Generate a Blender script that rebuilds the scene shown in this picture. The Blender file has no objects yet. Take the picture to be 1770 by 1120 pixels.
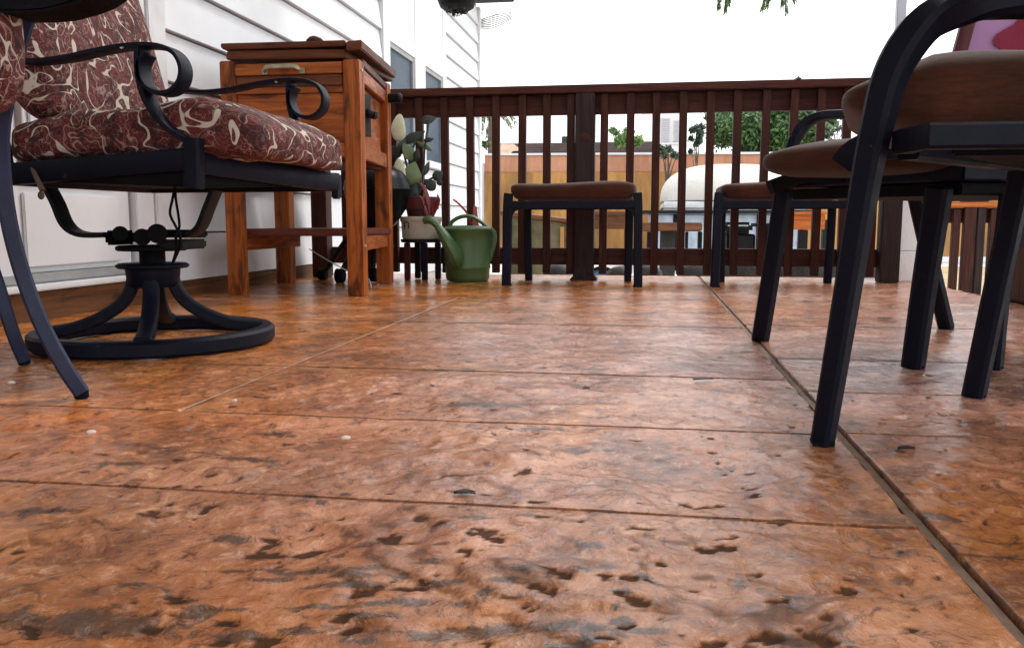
import bpy, bmesh, math, random
import numpy as np
from mathutils import Vector, Matrix, noise as mnoise

random.seed(7); rng = np.random.default_rng(11)
scene = bpy.context.scene
COL = scene.collection
rad = math.radians

# ------------------------------------------------------------------ camera
FPX, CXP, CYP, HCAM = 1480.0, 885.0, 560.0, 0.3
PITCH = math.atan(178 / FPX)
YAW = math.atan(235 / math.hypot(FPX, 178))
cam_d = bpy.data.cameras.new('camera')
cam = bpy.data.objects.new('camera', cam_d); COL.objects.link(cam)
cam.location = (0, 0, HCAM)
cam.rotation_euler = (math.pi / 2 - PITCH, 0, YAW)
cam_d.sensor_width = 36.0
cam_d.lens = 36.0 * FPX / 1770.0
cam_d.clip_start = 0.02; cam_d.clip_end = 2000
scene.camera = cam

# ------------------------------------------------------------------ world, sun, exposure
SUN_EL, SUN_AZ = rad(52), rad(35)          # azimuth from +Y towards +X
world = bpy.data.worlds.new('World'); scene.world = world; world.use_nodes = True
wn = world.node_tree; wn.nodes.clear()
w_out = wn.nodes.new('ShaderNodeOutputWorld'); w_bg = wn.nodes.new('ShaderNodeBackground')
w_sky = wn.nodes.new('ShaderNodeTexSky'); w_sky.sky_type = 'NISHITA'; w_sky.sun_disc = False
w_sky.sun_elevation = SUN_EL; w_sky.sun_rotation = SUN_AZ; w_sky.dust_density = 3.0; w_sky.air_density = 1.0
w_hsv = wn.nodes.new('ShaderNodeHueSaturation'); w_hsv.inputs['Saturation'].default_value = 0.12
w_mix = wn.nodes.new('ShaderNodeMix'); w_mix.data_type = 'RGBA'; w_mix.inputs[0].default_value = 0.75
w_mix.inputs[7].default_value = (9.6, 9.8, 10.2, 1)      # the even white of an overcast sky
wn.links.new(w_sky.outputs[0], w_hsv.inputs['Color'])
wn.links.new(w_hsv.outputs[0], w_mix.inputs[6])
wn.links.new(w_mix.outputs[2], w_bg.inputs['Color'])
w_bg.inputs['Strength'].default_value = 0.125
wn.links.new(w_bg.outputs[0], w_out.inputs[0])
sun_d = bpy.data.lights.new('sun', 'SUN'); sun = bpy.data.objects.new('sun', sun_d); COL.objects.link(sun)
sun_d.energy = 1.0; sun_d.angle = rad(14); sun_d.color = (1.0, 0.96, 0.9)
sdir = Vector((math.sin(SUN_AZ) * math.cos(SUN_EL), math.cos(SUN_AZ) * math.cos(SUN_EL), math.sin(SUN_EL)))
sun.rotation_euler = sdir.to_track_quat('Z', 'Y').to_euler(); sun.location = sdir * 30
vs = scene.view_settings
vs.view_transform = 'Standard'; vs.look = 'None'; vs.exposure = 0.95; vs.gamma = 1.0; vs.use_curve_mapping = False

# ------------------------------------------------------------------ pixel -> world point helpers
_F = Vector((-math.sin(YAW) * math.cos(PITCH), math.cos(YAW) * math.cos(PITCH), -math.sin(PITCH)))
_R = Vector((math.cos(YAW), math.sin(YAW), 0)); _U = _R.cross(_F); _C = Vector((0, 0, HCAM))
def _ray(x, y): return _F * FPX + _R * (x - CXP) - _U * (y - CYP)
def AY(x, y, Y):
    d = _ray(x, y); return _C + d * (Y / d.y)
def AX(x, y, X):
    d = _ray(x, y); return _C + d * (X / d.x)
def AZ(x, y, z=0.0):
    d = _ray(x, y); return _C + d * ((z - HCAM) / d.z)

# ------------------------------------------------------------------ materials
def _new(name):
    m = bpy.data.materials.new(name); m.use_nodes = True
    nt = m.node_tree; b = nt.nodes['Principled BSDF']; return m, nt, b
def _coords(nt, scale=(1, 1, 1), rnd=True):
    tc = nt.nodes.new('ShaderNodeTexCoord'); mp = nt.nodes.new('ShaderNodeMapping')
    mp.inputs['Scale'].default_value = scale
    if rnd:
        oi = nt.nodes.new('ShaderNodeObjectInfo'); ml = nt.nodes.new('ShaderNodeMath'); ml.operation = 'MULTIPLY'
        ml.inputs[1].default_value = 37.0; nt.links.new(oi.outputs['Random'], ml.inputs[0])
        va = nt.nodes.new('ShaderNodeVectorMath'); va.operation = 'ADD'
        nt.links.new(tc.outputs['Object'], va.inputs[0]); nt.links.new(ml.outputs[0], va.inputs[1])
        nt.links.new(va.outputs[0], mp.inputs[0])
    else: nt.links.new(tc.outputs['Object'], mp.inputs[0])
    return mp.outputs[0]
def _noise(nt, vec, scale, detail=4, rough=0.55, dist=0.0):
    n = nt.nodes.new('ShaderNodeTexNoise'); n.inputs['Scale'].default_value = scale
    n.inputs['Detail'].default_value = detail; n.inputs['Roughness'].default_value = rough
    n.inputs['Distortion'].default_value = dist; nt.links.new(vec, n.inputs['Vector']); return n.outputs['Fac']
def _ramp(nt, fac, stops):
    r = nt.nodes.new('ShaderNodeValToRGB'); e = r.color_ramp.elements
    while len(e) < len(stops): e.new(0.5)
    for i, (p, c) in enumerate(stops):
        e[i].position = p; e[i].color = (c[0], c[1], c[2], 1) if hasattr(c, '__len__') else (c, c, c, 1)
    nt.links.new(fac, r.inputs[0]); return r.outputs[0]
def _mixc(nt, fac, a, b, mode='MIX'):
    m = nt.nodes.new('ShaderNodeMix'); m.data_type = 'RGBA'; m.blend_type = mode
    for sock, v in ((0, fac), (6, a), (7, b)):
        if isinstance(v, bpy.types.NodeSocket): nt.links.new(v, m.inputs[sock])
        elif sock == 0: m.inputs[0].default_value = v
        else: m.inputs[sock].default_value = (v[0], v[1], v[2], 1)
    return m.outputs[2]
def _math(nt, op, a, b=0.0, clamp=False):
    m = nt.nodes.new('ShaderNodeMath'); m.operation = op; m.use_clamp = clamp
    for i, v in enumerate((a, b)):
        if isinstance(v, bpy.types.NodeSocket): nt.links.new(v, m.inputs[i])
        else: m.inputs[i].default_value = v
    return m.outputs[0]
def _bump(nt, b, h, strength=0.3, dist=0.002, normal=None):
    bp = nt.nodes.new('ShaderNodeBump'); bp.inputs['Strength'].default_value = strength
    bp.inputs['Distance'].default_value = dist; nt.links.new(h, bp.inputs['Height'])
    if normal is not None: nt.links.new(normal, bp.inputs['Normal'])
    nt.links.new(bp.outputs[0], b.inputs['Normal']); return bp.outputs[0]

def mat_plain(name, col, rough=0.5, var=0.12, scale=12, bump=0.15, metallic=0.0, spec=0.5, bdist=0.001):
    m, nt, b = _new(name); v = _coords(nt)
    n = _noise(nt, v, scale, 5, 0.6)
    lo = [c * (1 - var) for c in col]; hi = [min(1, c * (1 + var)) for c in col]
    nt.links.new(_ramp(nt, n, [(0.3, lo), (0.7, hi)]), b.inputs['Base Color'])
    b.inputs['Metallic'].default_value = metallic; b.inputs['Specular IOR Level'].default_value = spec
    n2 = _noise(nt, v, scale * 9, 3)
    nt.links.new(_ramp(nt, n2, [(0.2, rough * 0.85), (0.8, min(1, rough * 1.2))]), b.inputs['Roughness'])
    if bump: _bump(nt, b, n2, bump, bdist)
    return m
def mat_wood(name, lo, hi, dark, axis='Z', rough=0.5, fine=1.0, knots=0.0, bump=0.35):
    """Stained wood; the grain runs along one object axis."""
    s = {'X': (0.6, 9, 9), 'Y': (9, 0.6, 9), 'Z': (9, 9, 0.6)}[axis]
    m, nt, b = _new(name); v = _coords(nt, tuple(k * fine for k in s))
    g = _noise(nt, v, 7, 6, 0.65, 0.8); big = _noise(nt, v, 1.3, 3, 0.5, 0.4)
    c = _ramp(nt, g, [(0.28, dark), (0.42, lo), (0.68, hi)])
    c = _mixc(nt, _ramp(nt, big, [(0.38, 0.55), (0.62, 0.0)]), c, lo)
    if knots:
        v2 = _coords(nt, {'X': (3, 9, 9), 'Y': (9, 3, 9), 'Z': (9, 9, 3)}[axis])
        k = _noise(nt, v2, 1.25, 3, 0.6, 0.5)
        c = _mixc(nt, _ramp(nt, k, [(0.56, 0.0), (0.66, knots)]), c, dark)
    nt.links.new(c, b.inputs['Base Color'])
    nt.links.new(_ramp(nt, g, [(0.3, rough * 1.2), (0.7, rough * 0.9)]), b.inputs['Roughness'])
    b.inputs['Specular IOR Level'].default_value = 0.22
    _bump(nt, b, g, bump, 0.0015); return m

M = {}
def mat_coat(name, col, rough, spec):
    m, nt, b = _new(name); v = _coords(nt)
    n = _noise(nt, v, 7, 5, 0.6)
    c = _ramp(nt, n, [(0.3, [k * .7 for k in col]), (0.7, [k * 1.35 for k in col])])
    sp = _noise(nt, v, 70, 4, 0.7, 0.6)
    c = _mixc(nt, _ramp(nt, sp, [(0.69, 0.0), (0.74, 0.6)]), c, (0.15, 0.15, 0.16))       # chips and dust specks
    du = _noise(nt, v, 16, 6, 0.75, 0.4)
    c = _mixc(nt, _ramp(nt, du, [(0.54, 0.0), (0.78, 0.05)]), c, (0.20, 0.18, 0.16))
    nt.links.new(c, b.inputs['Base Color']); b.inputs['Specular IOR Level'].default_value = spec
    nt.links.new(_ramp(nt, du, [(0.3, rough * .8), (0.7, min(1, rough * 1.35))]), b.inputs['Roughness'])
    _bump(nt, b, _noise(nt, v, 130, 3), 0.35, 0.0008); return m
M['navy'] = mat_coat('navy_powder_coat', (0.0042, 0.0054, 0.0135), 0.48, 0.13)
M['_old'] = mat_plain('navy_powder_coat', (0.0075, 0.0095, 0.021), 0.5, 0.25, 9, 0.25, spec=0.16)
M['black'] = mat_plain('black_metal', (0.006, 0.0065, 0.008), 0.55, 0.3, 12, 0.3, spec=0.2)
M['blackgreen'] = mat_plain('black_enamel', (0.003, 0.007, 0.009), 0.35, 0.3, 5, 0.1, spec=0.35)
M['white'] = mat_plain('white_paint', (0.70, 0.71, 0.73), 0.5, 0.06, 3, 0.3)
M['white_dirty'] = mat_plain('white_trim', (0.66, 0.67, 0.68), 0.55, 0.10, 8, 0.3)
M['cover_cream'] = mat_plain('cream_cover', (0.60, 0.58, 0.53), 0.7, 0.08, 2, 0.5, bdist=0.02)
M['cream'] = mat_plain('cream_enamel', (0.55, 0.53, 0.44), 0.5, 0.08, 10, 0.3)
M['stucco_white'] = mat_plain('white_stucco', (0.86, 0.85, 0.83), 0.9, 0.05, 12, 0.6, bdist=0.004)
M['grey_sill'] = mat_plain('grey_sill', (0.28, 0.29, 0.29), 0.6, 0.15, 10, 0.3)
M['steel'] = mat_plain('galvanised_steel', (0.42, 0.45, 0.48), 0.4, 0.1, 6, 0.1, metallic=0.3)
M['brass'] = mat_plain('weathered_brass', (0.33, 0.31, 0.20), 0.4, 0.4, 40, 0.5, metallic=0.6)
M['green_plastic'] = mat_plain('green_plastic', (0.062, 0.125, 0.042), 0.38, 0.18, 7, 0.15)
M['red_plastic'] = mat_plain('red_plastic', (0.36, 0.035, 0.035), 0.45, 0.2, 9, 0.1)
M['pink_plastic'] = mat_plain('pink_plastic', (0.45, 0.11, 0.10), 0.45, 0.2, 9, 0.1)
M['concrete'] = mat_plain('pale_concrete', (0.62, 0.58, 0.54), 0.9, 0.12, 3, 0.5, bdist=0.004)
M['dirt'] = mat_plain('tan_dirt', (0.36, 0.27, 0.15), 0.95, 0.2, 3, 0.7, bdist=0.01)
M['grout'] = mat_plain('dark_joint', (0.018, 0.008, 0.005), 0.8, 0.3, 30, 0.4)
M['stone'] = mat_plain('dark_stone', (0.05, 0.045, 0.04), 0.85, 0.4, 10, 0.8, bdist=0.01)
M['paper'] = mat_plain('pale_chip', (0.72, 0.66, 0.6), 0.8, 0.05, 30, 0.2)
M['strip'] = mat_plain('joint_filler', (0.17, 0.105, 0.068), 0.75, 0.3, 45, 0.7)
M['caulk'] = mat_plain('pale_caulk', (0.44, 0.31, 0.22), 0.7, 0.25, 60, 0.5)
M['blue_plastic'] = mat_plain('blue_plastic', (0.06, 0.17, 0.36), 0.45, 0.35, 10, 0.1)
M['pale_blue'] = mat_plain('pale_blue_panel', (0.42, 0.50, 0.60), 0.5, 0.3, 5, 0.1)
M['rubber'] = mat_plain('black_rubber', (0.003, 0.003, 0.0045), 0.7, 0.3, 20, 0.3, spec=0.12)
M['ochre_grime'] = mat_plain('grimy_plywood', (0.14, 0.12, 0.06), 0.8, 0.6, 6, 0.5)
M['maroon_pot'] = mat_plain('dark_red_clay', (0.085, 0.016, 0.014), 0.55, 0.3, 14, 0.3)
M['rock_tan'] = mat_plain('tan_tile', (0.40, 0.27, 0.19), 0.9, 0.25, 6, 0.6, bdist=0.02)
M['pale_building'] = mat_plain('pale_render', (0.72, 0.70, 0.70), 0.9, 0.05, 2, 0.3, bdist=0.01)
M['louver'] = mat_plain('grey_louvre', (0.45, 0.44, 0.46), 0.7, 0.1, 3, 0.1)
M['lavender'] = mat_plain('lavender_cloth', (0.30, 0.16, 0.31), 0.85, 0.08, 2.5, 0.2)
M['crimson'] = mat_plain('crimson_print', (0.17, 0.006, 0.032), 0.85, 0.1, 3, 0.1)
M['maroon_frame'] = mat_wood('maroon_wood', (0.05, 0.008, 0.010), (0.085, 0.014, 0.016), (0.02, 0.004, 0.005), 'Z')

RL, RH, RD = (0.050, 0.012, 0.007), (0.105, 0.027, 0.014), (0.012, 0.004, 0.003)
M['rail_x'] = mat_wood('redwood_stain_long', RL, RH, RD, 'X', 0.55)
M['rail_z'] = mat_wood('redwood_stain_upright', (0.037, 0.010, 0.006), (0.080, 0.022, 0.013), RD, 'Z', 0.6)
M['post_z'] = mat_wood('weathered_post', (0.024, 0.013, 0.012), (0.048, 0.028, 0.025), (0.009, 0.005, 0.005), 'Z', 0.65)
CL, CH, CD = (0.24, 0.060, 0.012), (0.54, 0.160, 0.028), (0.035, 0.010, 0.005)
M['cedar_x'] = mat_wood('cedar_across', CL, CH, CD, 'X', 0.45, 0.8, 0.75)
M['cedar_y'] = mat_wood('cedar_deep', CL, CH, CD, 'Y', 0.45, 0.8, 0.75)
M['cedar_z'] = mat_wood('cedar_upright', CL, CH, CD, 'Z', 0.45, 0.8, 0.75)
M['cedar_dark'] = mat_wood('cedar_weathered', (0.09, 0.026, 0.010), (0.19, 0.062, 0.024), (0.02, 0.007, 0.004), 'X', 0.55, 1.0, 0.8)
M['shelf_wood'] = mat_wood('shelf_redwood', (0.10, 0.024, 0.014), (0.18, 0.045, 0.022), (0.03, 0.008, 0.006), 'X', 0.45)
M['skirt_y'] = mat_wood('skirting_board', (0.10, 0.042, 0.016), (0.20, 0.085, 0.030), (0.03, 0.013, 0.006), 'Y', 0.6, 0.7, 0.7)
M['bench_wood'] = mat_wood('bench_wood', (0.14, 0.055, 0.025), (0.30, 0.14, 0.07), (0.05, 0.02, 0.012), 'X', 0.6)
M['orange_wood'] = mat_wood('orange_wood', (0.40, 0.10, 0.02), (0.60, 0.20, 0.05), (0.14, 0.04, 0.012), 'X', 0.6)
M['cabinet_wood'] = mat_wood('brown_cabinet', (0.045, 0.018, 0.010), (0.095, 0.040, 0.022), (0.014, 0.006, 0.004), 'Z', 0.6)

def mat_tree(name, a, b_, dark):
    m, nt, b = _new(name); v = _coords(nt, rnd=False)
    n = _noise(nt, v, 2.2, 4, 0.6); n2 = _noise(nt, v, 30, 2, 0.5)
    c = _ramp(nt, n, [(0.35, dark), (0.52, a), (0.68, b_)])
    c = _mixc(nt, _ramp(nt, n2, [(0.4, 0.0), (0.7, 0.5)]), c, b_)
    nt.links.new(c, b.inputs['Base Color']); b.inputs['Roughness'].default_value = 0.6
    b.inputs['Subsurface Weight'].default_value = 0.0
    return m
M['leaf_big'] = mat_tree('dense_leaves', (0.045, 0.115, 0.032), (0.13, 0.22, 0.050), (0.014, 0.045, 0.020))
M['leaf_light'] = mat_tree('light_leaves', (0.06, 0.13, 0.03), (0.16, 0.26, 0.05), (0.02, 0.06, 0.02))
M['leaf_dark'] = mat_tree('dark_leaves', (0.020, 0.045, 0.024), (0.045, 0.08, 0.035), (0.006, 0.014, 0.010))
M['frond'] = mat_tree('frond_leaves', (0.07, 0.11, 0.03), (0.15, 0.18, 0.06), (0.02, 0.04, 0.02))
M['moss'] = mat_tree('dark_moss', (0.022, 0.030, 0.022), (0.07, 0.08, 0.06), (0.005, 0.007, 0.006))
M['dry'] = mat_plain('dry_twig', (0.22, 0.20, 0.15), 0.9, 0.2, 20, 0)
M['bark'] = mat_plain('bark', (0.10, 0.075, 0.055), 0.9, 0.3, 10, 0.6, bdist=0.01)
M['pad_pale'] = mat_plain('pale_pad', (0.62, 0.65, 0.45), 0.55, 0.10, 40, 0.4)
M['pad_green'] = mat_plain('green_pad', (0.13, 0.18, 0.08), 0.5, 0.3, 18, 0.3)
M['pad_dark'] = mat_plain('dark_pad', (0.022, 0.035, 0.028), 0.5, 0.3, 18, 0.3)
M['red_leaf'] = mat_plain('crimson_leaf', (0.15, 0.012, 0.014), 0.4, 0.3, 14, 0.2)
M['dry_leaf'] = mat_plain('dark_dry_leaf', (0.020, 0.010, 0.007), 0.6, 0.3, 30, 0.3)

def mat_brown_fabric():
    m, nt, b = _new('brown_sling_fabric'); v = _coords(nt)
    n = _noise(nt, v, 5, 4, 0.6, 0.5)
    c = _ramp(nt, n, [(0.3, (0.032, 0.009, 0.0035)), (0.7, (0.082, 0.024, 0.009))])
    v2 = _coords(nt, (9, 9, 60)); w = _noise(nt, v2, 3, 5, 0.75, 0.5)
    c = _mixc(nt, _ramp(nt, w, [(0.36, 0.6), (0.58, 0.0)]), c, (0.018, 0.006, 0.003))
    nt.links.new(c, b.inputs['Base Color']); b.inputs['Roughness'].default_value = 0.85
    b.inputs['Specular IOR Level'].default_value = 0.2; b.inputs['Sheen Weight'].default_value = 0.15
    _bump(nt, b, w, 0.5, 0.0012); return m
M['brown_fabric'] = mat_brown_fabric()

def mat_paisley():
    m, nt, b = _new('maroon_scroll_fabric'); v = _coords(nt, rnd=False)
    base = _noise(nt, v, 18, 4, 0.6)
    c = _ramp(nt, base, [(0.3, (0.050, 0.007, 0.008)), (0.7, (0.125, 0.018, 0.018))])
    vw = _noise(nt, v, 30, 2, 0.5, 2.2)                                   # thin woven scroll lines
    thin = _math(nt, 'ABSOLUTE', _math(nt, 'SUBTRACT', vw, 0.5))
    c = _mixc(nt, _ramp(nt, thin, [(0.010, 0.6), (0.022, 0.0)]), c, (0.30, 0.18, 0.15))
    f2 = _noise(nt, v, 58, 2, 0.5, 1.6)
    t2 = _math(nt, 'ABSOLUTE', _math(nt, 'SUBTRACT', f2, 0.47))
    c = _mixc(nt, _ramp(nt, t2, [(0.010, 0.55), (0.028, 0.0)]), c, (0.16, 0.09, 0.075))
    md = _noise(nt, v, 15, 1, 0.5, 2.0)
    t3 = _math(nt, 'ABSOLUTE', _math(nt, 'SUBTRACT', md, 0.48))
    c = _mixc(nt, _ramp(nt, t3, [(0.010, 0.65), (0.018, 0.0)]), c, (0.36, 0.26, 0.22))
    dk = _noise(nt, v, 24, 2, 0.5, 1.2)
    c = _mixc(nt, _ramp(nt, dk, [(0.56, 0.0), (0.62, 0.7)]), c, (0.022, 0.008, 0.010))
    big = _noise(nt, v, 9.0, 0.4, 0.4, 2.1)                               # bold cream scrolls of varying width
    ab = _math(nt, 'ABSOLUTE', _math(nt, 'SUBTRACT', big, 0.5))
    wv = _noise(nt, v, 21, 1, 0.5, 0.3)
    width = _math(nt, 'MULTIPLY', _math(nt, 'SUBTRACT', wv, 0.41, True), 0.15)
    d = _math(nt, 'SUBTRACT', ab, width)
    mask = _ramp(nt, _math(nt, 'ADD', d, 0.5), [(0.497, 1.0), (0.506, 0.0)])
    c = _mixc(nt, mask, c, (0.52, 0.45, 0.38))
    nt.links.new(c, b.inputs['Base Color']); b.inputs['Roughness'].default_value = 0.8
    b.inputs['Specular IOR Level'].default_value = 0.25
    h = _math(nt, 'ADD', _math(nt, 'MULTIPLY', mask, 0.5), vw)
    _bump(nt, b, h, 0.5, 0.002); return m
M['paisley'] = mat_paisley()

def mat_floor():
    m, nt, b = _new('stamped_orange_concrete'); v = _coords(nt, rnd=False)
    at = nt.nodes.new('ShaderNodeAttribute'); at.attribute_name = 'relief'; rel = at.outputs['Fac']
    st = nt.nodes.new('ShaderNodeAttribute'); st.attribute_name = 'stain_shade'; stain_shade = st.outputs['Fac']
    vs_ = _coords(nt, (1.0, 0.85, 1), rnd=False)
    big = _noise(nt, v, 1.3, 3, 0.5, 0.3); mid = _noise(nt, vs_, 6, 6, 0.68, 1.0)
    c = _ramp(nt, big, [(0.35, (0.53, 0.145, 0.013)), (0.52, (0.46, 0.156, 0.030)), (0.68, (0.57, 0.158, 0.014))])
    c = _mixc(nt, _ramp(nt, mid, [(0.50, 0.0), (0.66, 0.65)]), c, (0.78, 0.33, 0.12))
    c = _mixc(nt, _ramp(nt, mid, [(0.36, 0.8), (0.49, 0.0)]), c, (0.19, 0.060, 0.016))
    fine = _noise(nt, vs_, 46, 7, 0.8, 0.8)
    c = _mixc(nt, _ramp(nt, fine, [(0.38, 0.85), (0.475, 0.0)]), c, (0.13, 0.042, 0.013))
    c = _mixc(nt, _ramp(nt, fine, [(0.54, 0.0), (0.68, 0.6)]), c, (0.90, 0.49, 0.25))
    c = _mixc(nt, _ramp(nt, _math(nt, 'ADD', rel, _math(nt, 'MULTIPLY', _math(nt, 'SUBTRACT', fine, 0.5), 1.1)), [(0.15, 0.92), (0.85, 0.0)]), c, (0.055, 0.022, 0.009))   # dirt in the pits, with pit and step shade painted in
    fa = nt.nodes.new('ShaderNodeAttribute'); fa.attribute_name = 'sheen_pale'         # pale sky sheen on mid and right floor, put into the colour
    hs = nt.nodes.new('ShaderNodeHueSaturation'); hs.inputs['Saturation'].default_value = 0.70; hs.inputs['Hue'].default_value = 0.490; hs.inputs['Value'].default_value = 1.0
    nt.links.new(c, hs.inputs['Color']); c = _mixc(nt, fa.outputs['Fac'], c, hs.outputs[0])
    sp = _noise(nt, vs_, 11, 7, 0.75, 1.0)
    c = _mixc(nt, _ramp(nt, sp, [(0.295, 0.9), (0.34, 0.0)]), c, (0.030, 0.017, 0.011))
    sn = _math(nt, 'ADD', stain_shade, _math(nt, 'MULTIPLY', _math(nt, 'SUBTRACT', _noise(nt, vs_, 40, 7, 0.8, 1.0), 0.5), 3.2))
    c = _mixc(nt, _ramp(nt, _math(nt, 'MULTIPLY', sn, _ramp(nt, stain_shade, [(0.0, 0.0), (0.12, 1.0)])), [(0.40, 0.0), (0.80, 0.8)]), c, (0.050, 0.030, 0.020))
    nt.links.new(c, b.inputs['Base Color'])
    rg = _noise(nt, v, 9, 5, 0.65, 0.5)
    ro = _ramp(nt, rg, [(0.38, 0.07), (0.64, 0.21)])
    ro = _mixc(nt, _ramp(nt, rel, [(0.3, 1.0), (0.7, 0.0)]), ro, (0.7, 0.7, 0.7))
    nt.links.new(ro, b.inputs['Roughness'])
    nt.links.new(_ramp(nt, rel, [(0.3, 0.10), (0.8, 0.55)]), b.inputs['Specular IOR Level'])
    n1 = _noise(nt, vs_, 55, 6, 0.75, 0.8); n0 = _noise(nt, vs_, 17, 5, 0.65, 1.2)
    h = _math(nt, 'ADD', _math(nt, 'MULTIPLY', n1, 0.45), n0)
    _bump(nt, b, h, 0.60, 0.0048); return m
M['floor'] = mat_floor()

def mat_yard_wall(name, base, streak, dark, amt):
    m, nt, b = _new(name); v = _coords(nt, (1.2, 1.2, 0.22), rnd=False); v0 = _coords(nt, rnd=False)
    s = _noise(nt, v, 5, 6, 0.7, 0.3); s2 = _noise(nt, v, 1.6, 4, 0.6, 0.2)
    c = _ramp(nt, s, [(0.42, streak), (0.56, base)])
    c = _mixc(nt, _ramp(nt, s2, [(0.42, amt), (0.54, 0.0)]), c, dark)
    nt.links.new(c, b.inputs['Base Color']); b.inputs['Roughness'].default_value = 0.95
    _bump(nt, b, _noise(nt, v0, 20, 4), 0.5, 0.01); return m
M['wall_upper'] = mat_yard_wall('faded_peach_render', (0.56, 0.28, 0.17), (0.46, 0.22, 0.135), (0.30, 0.14, 0.08), 0.4)
M['wall_lower'] = mat_yard_wall('stained_ochre_render', (0.50, 0.26, 0.085), (0.39, 0.195, 0.062), (0.12, 0.085, 0.04), 0.55)

def mat_roof():
    m, nt, b = _new('brown_shingle'); v = _coords(nt, (1, 1, 6), rnd=False)
    s = _noise(nt, v, 5, 5, 0.7)
    nt.links.new(_ramp(nt, s, [(0.3, (0.07, 0.05, 0.05)), (0.7, (0.16, 0.11, 0.10))]), b.inputs['Base Color'])
    b.inputs['Roughness'].default_value = 0.9; return m
M['shingle'] = mat_roof()
def mat_glass():
    m, nt, b = _new('screened_blue_glass'); v = _coords(nt, (1, 1, 2), rnd=False)
    s = _noise(nt, v, 2.5, 4, 0.6, 0.6)
    nt.links.new(_ramp(nt, s, [(0.3, (0.020, 0.040, 0.062)), (0.7, (0.050, 0.080, 0.115))]), b.inputs['Base Color'])
    b.inputs['Roughness'].default_value = 0.5; b.inputs['Specular IOR Level'].default_value = 0.25; _bump(nt, b, _noise(nt, v, 60, 2), 0.2, 0.002); return m
M['pane'] = mat_glass()

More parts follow.
